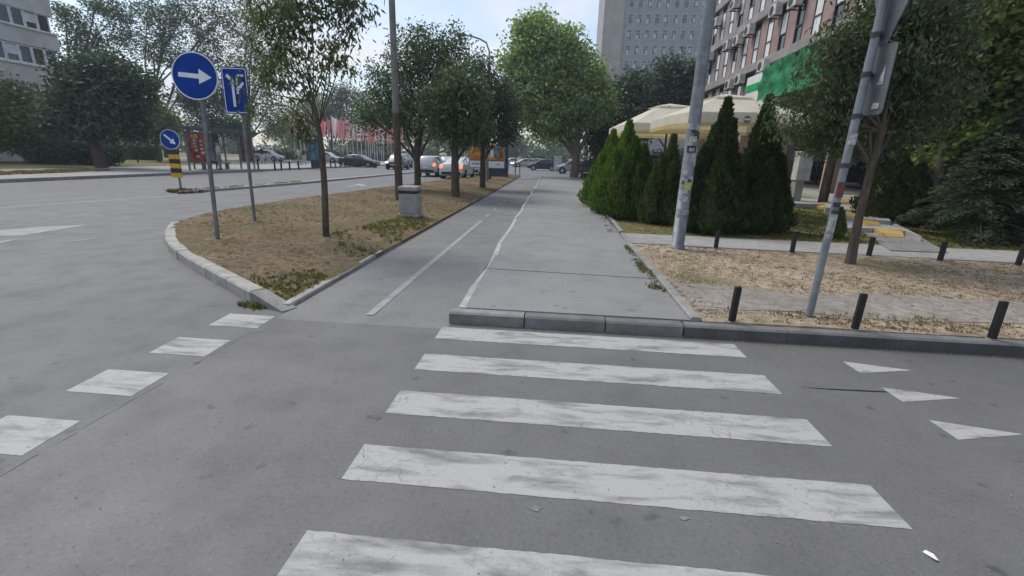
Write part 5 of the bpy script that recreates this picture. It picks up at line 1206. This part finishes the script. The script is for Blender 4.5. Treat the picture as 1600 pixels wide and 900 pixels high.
# ---- spreading spruce on the right
def spruce(label, base, H, Rr, seed, nb=150):
    rs = np.random.default_rng(seed); rd = random.Random(seed); t = thing("spruce", label, "tree", base)
    MB().tube([(0, 0, -.1), (0, 0, H)], [.09, .02], 7).build("trunk", "bark_dark", t)
    m = MB(); C = []; D = []
    for i in range(nb):
        f = rd.random() ** 0.9; z = 0.15 + f * H * 0.95; L = Rr * (1 - f) ** 0.7 * rd.uniform(.75, 1.1) + 0.12; a = rd.uniform(0, 2 * math.pi)
        q = [Vector((math.cos(a) * L * s, math.sin(a) * L * s, z + L * (0.16 * s - 0.34 * s * s))) for s in (0, .25, .5, .75, 1)]
        m.tube(q, [.018, .014, .010, .007, .003], 4, False)
        k = int(70 * L) + 30
        s = rs.uniform(0.18, 1.0, k); side = rs.choice([-1, 1], k); w = (0.30 * L * (1.05 - s) + 0.05) * rs.uniform(0, 1, k)
        ca, sa = math.cos(a), math.sin(a)
        X = ca * (L * s + w * .5) - sa * side * w; Yv = sa * (L * s + w * .5) + ca * side * w; Zv = z + L * (0.16 * s - 0.34 * s * s) - 0.25 * w + rs.normal(0, .012, k)
        C.append(np.stack([X, Yv, Zv], 1)); D.append(np.stack([ca - sa * side * .9, sa + ca * side * .9, np.full(k, -.25)], 1))
    m.build("limbs", "bark_dark", t)
    link("needles", leaf_cloud(np.concatenate(C), 0.085, 0.013, 0.0, "needles", "leaf_spruce", rs, 0.2, np.concatenate(D), 0.3), t)
    return t
spruce("spreading dark spruce at the right edge behind the side path", Vector((9.3, 10.8, .15)), 2.1, 1.35, 91, 260)
spruce("taller spruce further back at the right edge of the photo", Vector((11.2, 12.4, .2)), 3.0, 1.8, 93, 240)

# ---- distant wood closing the view
rs = np.random.default_rng(99); bl = []
for i in range(70):
    x = -230 + i * 5.2; y = 165 + 25 * math.sin(i * 1.7) + max(0, x - 20) * .4; h = 5.5 + 2.2 * math.sin(i * 2.3) + 1.5 * math.sin(i * .7)
    bl.append((x, y, h * .85, 5.5, 4, h)); bl.append((x + 2, y - 2, 2.0, 5, 3, 2.6))
C, kk = in_blobs(bl, 26000, rs, 0.3); C[:, 2] = np.maximum(C[:, 2], 0.1)
o = link("distant_wood", leaf_cloud(C, 1.3, 0.5, 0.2, "distant_wood", "leaf_ash_far", rs)); tag(o, "far line of trees closing the view behind the road", "trees", None, "stuff")
# ================================================================== VEHICLES
def carpaint(name, col):
    m, n, l, b = nt(name); f = pos_noise(n, l, 3, 4); l.new(ramp(n, l, f, [(0.3, tuple(x * .85 for x in col)), (0.7, col)]), b.inputs["Base Color"])
    b.inputs["Roughness"].default_value = 0.32; b.inputs["Coat Weight"].default_value = 0.6; b.inputs["Coat Roughness"].default_value = 0.08; MATS[name] = m
carpaint("car_white", (0.66, 0.67, 0.68)); carpaint("car_silver", (0.40, 0.42, 0.44)); carpaint("car_grey", (0.20, 0.21, 0.22)); carpaint("car_black", (0.018, 0.019, 0.021)); carpaint("car_blue", (0.012, 0.02, 0.05)); carpaint("car_beige", (0.42, 0.33, 0.25))
emit("lamp_red_lit", (1.0, 0.12, 0.03), 2.2); emit("lamp_amber_lit", (1.0, 0.35, 0.06), 2.5); emit("lamp_white_lit", (1.0, 0.97, 0.9), 4.0)
paint("lamp_red", (0.30, 0.015, 0.012), 0.2); paint("lamp_clear", (0.55, 0.57, 0.58), 0.15); paint("rim_alloy", (0.42, 0.43, 0.44), 0.35, 0.6); paint("plate_white", (0.7, 0.7, 0.7), 0.4)
CARS = {"hatch": [(0, .32, .55, .60, .66, .45), (.10, .22, .68, .73, .80, .62), (.95, .20, .90, .95, .86, .72), (1.62, .20, .93, 1.40, .87, .60), (2.5, .20, .95, 1.47, .87, .60), (3.35, .20, .97, 1.41, .86, .57), (3.86, .24, .98, 1.03, .83, .66), (3.98, .34, .72, .78, .76, .58)],
        "sedan": [(0, .32, .55, .60, .68, .45), (.10, .20, .68, .73, .82, .62), (1.10, .18, .90, .95, .88, .74), (1.85, .18, .93, 1.36, .89, .60), (2.6, .18, .95, 1.43, .89, .60), (3.35, .18, .98, 1.36, .88, .57), (3.98, .20, 1.0, 1.05, .87, .70), (4.40, .24, .99, 1.03, .84, .68), (4.50, .34, .72, .78, .78, .58)],
        "suv": [(0, .40, .66, .74, .72, .5), (.10, .30, .82, .88, .85, .66), (1.0, .28, 1.04, 1.10, .90, .76), (1.6, .28, 1.07, 1.58, .91, .66), (2.5, .28, 1.09, 1.65, .91, .66), (3.75, .28, 1.11, 1.60, .90, .63), (4.15, .30, 1.12, 1.17, .88, .70), (4.28, .42, .80, .86, .80, .60)]}
def car(kind, label, loc, rz, mat, lit=None, sc=1.0, group=None, cat="car", name="car"):
    S = CARS[kind]; Lc = S[-1][0]; t = thing(name, label, cat, loc, rz, group); t.scale = (sc, sc, sc)
    def sec(s):
        x, zb, ze, zt, w, wt = s; X = Lc / 2 - x
        h = [(w * .88, zb), (w, zb + .14), (w * 1.01, (zb + ze) / 2 + .05), (w * .97, ze), (wt, zt - .05), (wt * .82, zt)]
        return [(X, y, z) for y, z in h] + [(X, -y, z) for y, z in h[::-1]]
    R = [sec(s) for s in S]; n = 12; m = MB(); m.smooth = True
    m.add([p for r in R for p in r], [[i * n + k, i * n + (k + 1) % n, (i + 1) * n + (k + 1) % n, (i + 1) * n + k] for i in range(len(R) - 1) for k in range(n)])
    m.smooth = False; m.add(R[0], [list(range(n))]); m.add(R[-1], [list(range(n))[::-1]])
    body = m.build("body", mat, t)
    md = body.modifiers.new("bevel", 'BEVEL'); md.width = 0.03; md.segments = 2; md.limit_method = 'ANGLE'; md.angle_limit = math.radians(28)
    def offset(q, d):
        a, b2, c2 = Vector(q[0]), Vector(q[1]), Vector(q[2]); nn = (b2 - a).cross(c2 - a).normalized()
        cen = sum((Vector(p) for p in q), Vector()) / len(q)
        if nn.dot(cen - Vector((cen.x * .6, 0, .7))) < 0: nn = -nn
        return [tuple(Vector(p).lerp(cen, 0.07) + nn * d) for p in q]
    def pane(q, nm):
        mm = MB(); mm.add(offset(q, .012), [list(range(len(q)))]); mm.build(nm, "glass_dark", t)
    ri = [i for i, s in enumerate(S) if s[3] - s[2] > 0.3]; f, r = ri[0], ri[-1]
    pane([R[f - 1][4], R[f][4], R[f][7], R[f - 1][7]], "windscreen"); pane([R[r][4], R[r + 1][4], R[r + 1][7], R[r][7]], "rear_window")
    for i in range(f, r):
        pane([R[i][3], R[i + 1][3], R[i + 1][4], R[i][4]], "side_window"); pane([R[i][8], R[i + 1][8], R[i + 1][7], R[i][7]], "side_window")
    pane([R[f - 1][3], R[f][3], R[f][4]], "side_window"); pane([R[f - 1][8], R[f][8], R[f][7]], "side_window")
    pane([R[r][3], R[r + 1][3], R[r][4]], "side_window"); pane([R[r][8], R[r + 1][8], R[r][7]], "side_window")
    wr = 0.36 if kind == "suv" else 0.315
    for x in (Lc / 2 - .78, -Lc / 2 + .80):
        for sgn in (1, -1):
            w0 = S[3][4]; mm = MB(); mm.tube([(x, sgn * (w0 * .72), wr), (x, sgn * (w0 + .005), wr)], wr * 1.14, 18); mm.build("wheel_arch", "black_paint", t)
            mm = MB(); mm.tube([(x, sgn * (w0 - .14), wr), (x, sgn * (w0 + .02), wr)], wr, 18); wh = mm.build("wheel", "rubber", t)
            mm = MB(); mm.tube([(x, sgn * (w0 + .012), wr), (x, sgn * (w0 + .03), wr)], wr * .62, 14); mm.build("rim", "rim_alloy", wh)
    fx, rx = Lc / 2, -Lc / 2; ze = S[1][2]; zr2 = S[-2][2]; w0 = S[1][4]; w1 = S[-1][4]
    for sgn in (1, -1):
        MB().box((fx - .10, sgn * w0 * .78, ze - .06), (.16, .30, .13), 0, .03).build("headlight", "lamp_white_lit" if lit in ("front", "both") else "lamp_clear", t)
        MB().box((rx + .06, sgn * w1 * .90, zr2 - .16), (.14, .20, .22), 0, .03).build("taillight", "lamp_red_lit" if lit == "rear" else "lamp_red", t)
        MB().box((fx - S[f][0] + .25, sgn * (S[f][4] + .08), S[f][2] + .06), (.12, .18, .12), 0, .03).build("wing_mirror", mat, t)
    MB().box((fx - .02, 0, S[0][1] + .12), (.10, 1.2, .14), 0, .02).build("grille", "black_paint", t)
    MB().box((rx + .01, 0, S[-1][1] + .06), (.10, 1.35, .18), 0, .02).build("rear_bumper", "black_paint", t)
    MB().box((rx - .05, 0, S[-1][1] + .32), (.02, .50, .11)).build("number_plate", "plate_white", t); MB().box((fx + .035, 0, S[0][1] + .14), (.02, .50, .11)).build("number_plate", "plate_white", t)
    return t
N = math.pi / 2
def onr(px, py, z=0.0, Y=None):
    p = P(px, py, z)
    if Y: p = Vector((p.x * Y / p.y, Y, z))
    return p
def rear(px, py, L_): 
    p = P(px, py, 0); return Vector((p.x, p.y + L_ / 2, 0))
car("sedan", "white saloon with lit brake lights stopped behind the middle verge trunk", rear(706, 280, 4.4), N - .02, "car_white", "rear")
car("suv", "silver grey car with red tail lights left of the white saloon", rear(664, 276.5, 4.3), N, "car_silver", "rear", .92)
car("sedan", "white car ahead of the lit saloon, beside the billboard", rear(737, 274, 4.4), N - .05, "car_white", None, .96)
car("hatch", "pale grey car further ahead between the silver and white cars", Vector((-10.2, 45, 0)), N, "car_silver", None)
car("hatch", "dark grey car furthest ahead in the left lane", Vector((-11.0, 56, 0)), N, "car_grey", None)
car("suv", "black oncoming car with headlights on behind the tall slim lamp post", onr(612, 265) + Vector((0, 2, 0)), -N + .05, "car_black", "front", .92)
car("suv", "grey oncoming van behind the black oncoming car", Vector((-18.6, 56, 0)), -N, "car_grey", "front", 1.0)
car("sedan", "black parked saloon right of the advert column", onr(562, 261.5, 0, 52), .0 - .06, "car_black", None, .98)
car("hatch", "silver parked car half hidden by the advert column", onr(512, 256, .14, 62), -.05, "car_silver", None)
car("hatch", "white parked car seen from the side, right of the bus shelter", onr(421, 256, .14, 62), .0, "car_white", None)
car("hatch", "pale parked car at the left edge across the road", onr(0, 255, .14, 36) + Vector((-0.6, 0, 0)), -.25, "car_beige", None)
car("hatch", "dark blue hatchback crossing at the end of the pavement", onr(848, 266, 0, 62), math.pi, "car_blue", None)
car("suv", "pale parked car half hidden by the plane tree trunk", onr(897, 272, 0, 52), math.pi - .1, "car_silver", None, .92)
car("sedan", "pale car with glowing headlight in the far traffic left of the blue car", onr(820, 261.5, 0, 78), math.pi + .35, "car_beige", "front")
car("hatch", "small white far car between the two thin posts and billboard", onr(800, 260, 0, 84), math.pi + .3, "car_white", "front")
car("hatch", "silver far car just behind the nose of the blue car", onr(836, 260.5, 0, 80), math.pi + .1, "car_silver", None)

# ================================================================== FLAGS
def cloth(name, a, bcol):
    m, n, l, b = nt(name); f = pos_noise(n, l, 1.1, 4, 0.6, None, (1, 1, .5)); c = ramp(n, l, f, [(0.36, a), (0.62, bcol)]); l.new(c, b.inputs["Base Color"]); b.inputs["Roughness"].default_value = 0.85
    tr = n.new("ShaderNodeBsdfTranslucent"); l.new(c, tr.inputs[0]); mx = n.new("ShaderNodeMixShader"); mx.inputs[0].default_value = 0.4
    l.new(b.outputs[0], mx.inputs[1]); l.new(tr.outputs[0], mx.inputs[2]); l.new(mx.outputs[0], n["Material Output"].inputs[0]); MATS[name] = m
cloth("flag_pink", (0.66, 0.24, 0.30), (0.78, 0.46, 0.50)); cloth("flag_red", (0.66, 0.14, 0.17), (0.74, 0.30, 0.32)); cloth("flag_pale", (0.72, 0.52, 0.54), (0.78, 0.70, 0.70))
fx_ = sorted([463, 472, 478, 505, 516, 523, 531, 537, 544, 553, 560, 566, 573, 577, 580, 583, 586, 590, 594, 597, 600, 607, 612, 628])
random.seed(8)
fcol = {"flag_pink": "pink", "flag_red": "red", "flag_pale": "pale pink"}
for i, px in enumerate(fx_):
    Y = 66 + (px - 463) * 0.17 + (4 if i % 3 == 0 else 0); p = onr(px, 253, .1, Y); hh = 6.9 + random.uniform(-.3, .4); mt = random.choice(["flag_pink", "flag_pink", "flag_pale", "flag_red", "flag_pale"])
    t = thing("flagpole", ORD[i] + " flagpole from the left, white pole with a " + fcol[mt] + " flag", "flagpole", p, random.uniform(-.5, .5), "row of flagpoles across the road")
    MB().tube([(0, 0, -.1), (0, 0, hh)], [.065, .04], 8).build("pole", "frame_white", t)
    m = MB(); m.smooth = True; nu, nv2 = 9, 9; vs = []; wd = random.uniform(.7, 1.1); hg = random.uniform(2.9, 3.5); ph = random.uniform(0, 6)
    for a in range(nu):
        for c in range(nv2):
            u, v = a / (nu - 1), c / (nv2 - 1); vs.append((0.05 + u * wd * (1 - .35 * v), 0.13 * math.sin(u * 9 + ph + v * 2) * (0.3 + u), hh - .1 - v * hg - u * .35 * (1 - v) - (.25 * u if c == 0 else 0)))
    m.add(vs, [[a * nv2 + c, (a + 1) * nv2 + c, (a + 1) * nv2 + c + 1, a * nv2 + c + 1] for a in range(nu - 1) for c in range(nv2 - 1)]); m.build("flag", mt, t)
    m = MB(); m.lathe((0, 0, hh), [(.02, 0), (.06, .05), (.02, .12)], 8); m.build("finial", "frame_white", t)

# ================================================================== PEOPLE
paint("skin", (0.42, 0.26, 0.19), 0.6, 0, 0.06); paint("hair_dark", (0.02, 0.016, 0.013), 0.6); paint("shoe", (0.06, 0.06, 0.065), 0.6)
for k, v in {"cloth_cream": (.52, .48, .42), "cloth_jeans": (.16, .22, .33), "cloth_black": (.02, .02, .022), "cloth_grey": (.22, .25, .29), "cloth_light": (.50, .50, .47), "cloth_dark": (.05, .05, .06), "cloth_khaki": (.30, .27, .21)}.items(): paint(k, v, .9, 0, .15, 6)
def person(label, loc, rz, shirt, trousers, pose, seed, hgt=1.72):
    """one skinned body: joints, radii; then colours by the joint each face lies nearest to"""
    J = {}; E = []
    def j(nm, p, r, par=None, m="skin"): J[nm] = (Vector(p), r, m); (E.append((par, nm)) if par else None)
    sit = pose == "sit"; wk = 0.22 if pose == "walk" else 0.03; pz = 0.60 if sit else 0.93
    j("pel", (0, 0, pz), .135, None, trousers); j("waist", (0, .01, pz + .16), .125, "pel", shirt); j("chest", (0, .0, pz + .36), .145, "waist", shirt); j("up", (0, -.01, pz + .48), .10, "chest", shirt); j("neck", (0, 0, pz + .56), .052, "up", "skin")
    j("jaw", (0, .02, pz + .63), .078, "neck", "skin"); j("face", (0, .015, pz + .70), .095, "jaw", "skin"); j("crown", (0, -.005, pz + .77), .088, "face", "hair_dark")
    for s, sd in ((1, "l"), (-1, "r")):
        sw = wk * s
        j("sh" + sd, (s * .18, -.01, pz + .46), .062, "up", shirt)
        if sit: el, wr, hd = (s * .23, .10, pz + .20), (s * .13, .30, pz + .10), (s * .09, .37, pz + .07)
        else: el, wr, hd = (s * .24, -.03 - sw * .6, pz + .18), (s * .25, .05 - sw * .9, pz - .05), (s * .25, .07 - sw, pz - .13)
        j("el" + sd, el, .047, "sh" + sd, shirt); j("wr" + sd, wr, .033, "el" + sd, "skin"); j("hd" + sd, hd, .036, "wr" + sd, "skin")
        hd, wr = Vector(hd), Vector(wr); dr = (hd - wr).normalized()
        sid = dr.cross(Vector((s, .2, 0)).normalized()).normalized()
        for k, (o, ln) in enumerate(((-.026, .070), (-.009, .080), (.009, .076), (.026, .060))):
            q = hd + sid * o + dr * .03; cv = Vector((-s * .012, 0, 0)); j("f%d%s" % (k, sd), q + dr * ln * .5, .009, "hd" + sd, "skin"); j("g%d%s" % (k, sd), q + dr * ln + cv, .007, "f%d%s" % (k, sd), "skin")
        j("th" + sd, hd - sid * .035 + dr * .01, .010, "hd" + sd, "skin"); j("tt" + sd, hd - sid * .05 + dr * .045, .008, "th" + sd, "skin")
        j("hp" + sd, (s * .095, 0, pz - .06), .095, "pel", trousers)
        if sit: kn, an, to = (s * .12, .44, pz - .08), (s * .12, .46 - .05 * s, .09), (s * .13, .60 - .05 * s, .04)
        else: kn, an, to = (s * .10, .03 + sw * .7, .50), (s * .10, -.02 + sw * 1.1, .09), (s * .11, .13 + sw * 1.1, .035)
        j("kn" + sd, kn, .068, "hp" + sd, trousers); j("an" + sd, an, .047, "kn" + sd, trousers); j("to" + sd, to, .036, "an" + sd, "shoe")
    names = list(J); idx = {n: i for i, n in enumerate(names)}
    me = bpy.data.meshes.new("person"); me.from_pydata([tuple(J[n][0]) for n in names], [(idx[a], idx[b]) for a, b in E], [])
    o = bpy.data.objects.new("person", me); COL.objects.link(o)
    sk = o.modifiers.new("skin", 'SKIN'); sk.use_smooth_shade = True
    for n, v in zip(names, me.skin_vertices[0].data): v.radius = (J[n][1], J[n][1]); v.use_root = n == "pel"
    o.modifiers.new("sub", 'SUBSURF').levels = 1
    dg = bpy.context.evaluated_depsgraph_get(); ev = bpy.data.meshes.new_from_object(o.evaluated_get(dg)); o.modifiers.clear(); o.data = ev; ev.materials.clear()
    mats = ["skin", "hair_dark", shirt, trousers, "shoe"]
    for mm in mats: ev.materials.append(MATS[mm])
    segs = [(J[a][0], J[b][0], J[b][2] if not (a == "pel" and b == "waist") else shirt) for a, b in E]
    for p in ev.polygons:
        c = p.center; best = None; bd = 9
        for a, b, mt in segs:
            ab = b - a; u = max(0, min(1, (c - a).dot(ab) / max(1e-9, ab.length_squared))); d = (a + ab * u - c).length
            if d < bd: bd, best = d, mt
        hz = c.z - (pz + .63)
        if abs(c.x) < .13 and hz > -.02 and (hz > .135 or c.y < -.015 + .2 * (hz - .13)): best = "hair_dark"
        p.material_index = mats.index(best); p.use_smooth = True
    # a small nose and eyes belong to the same body mesh
    s = hgt / 1.72; o.scale = (s, s, s); o.location = loc; o.rotation_euler[2] = rz
    m = MB(); zf = pz + .70
    m.lathe((0, .115, zf - .02), [(.004, .035), (.012, .0), (.016, -.02), (.006, -.028)], 8); m.build("nose", "skin", o)
    m = MB(); [m.lathe((sx * .033, .102, zf + .02), [(.002, -.01), (.011, 0), (.002, .01)], 8) for sx in (-1, 1)]; m.build("eyes", "hair_dark", o)
    return tag(o, label, "person")
pS = P(345, 266, .14)
person("person in cream shirt and blue jeans standing at the bus shelter", pS, 2.3, "cloth_cream", "cloth_jeans", "stand", 1, 1.9)
bn = Vector((sA.x, sA.y, 0.14)) + ux * (lenS * 0.42) + uy * 0.55
person("person in grey top and black trousers sitting in the bus shelter", Vector((bn.x, bn.y, .14 - .10 + .0)), rzs + math.pi, "cloth_grey", "cloth_black", "sit", 2, 1.85)
person("person in black top walking in front of the white parked car, left", P(398, 256.5, .14), -N, "cloth_black", "cloth_khaki", "walk", 3, 1.8)
person("person in black top walking in front of the white parked car, right", P(411, 256.5, .14), -N, "cloth_black", "cloth_light", "walk", 4, 1.8)
person("person in light shirt walking left of the advert column", P(468, 258, .14), N, "cloth_light", "cloth_khaki", "walk", 5, 1.8)
person("person in dark shirt and light trousers just left of the advert column", P(476, 258, .14), N, "cloth_dark", "cloth_light", "walk", 6, 1.8)

# ================================================================== HAZE
hm = bpy.data.materials.new("haze"); hm.use_nodes = True; hn, hl = hm.node_tree.nodes, hm.node_tree.links; hn.remove(hn["Principled BSDF"])
pv = hn.new("ShaderNodeVolumePrincipled"); pv.inputs["Color"].default_value = (0.80, 0.90, 1.0, 1); pv.inputs["Density"].default_value = 0.0009; pv.inputs["Anisotropy"].default_value = 0.2
hl.new(pv.outputs[0], hn["Material Output"].inputs["Volume"])
MATS["haze"] = hm
hz = MB().box((0, 150, 26), (660, 560, 54)).build("haze", "haze"); hz["kind"] = "stuff"; hz["label"] = "thin pale summer haze filling the street"
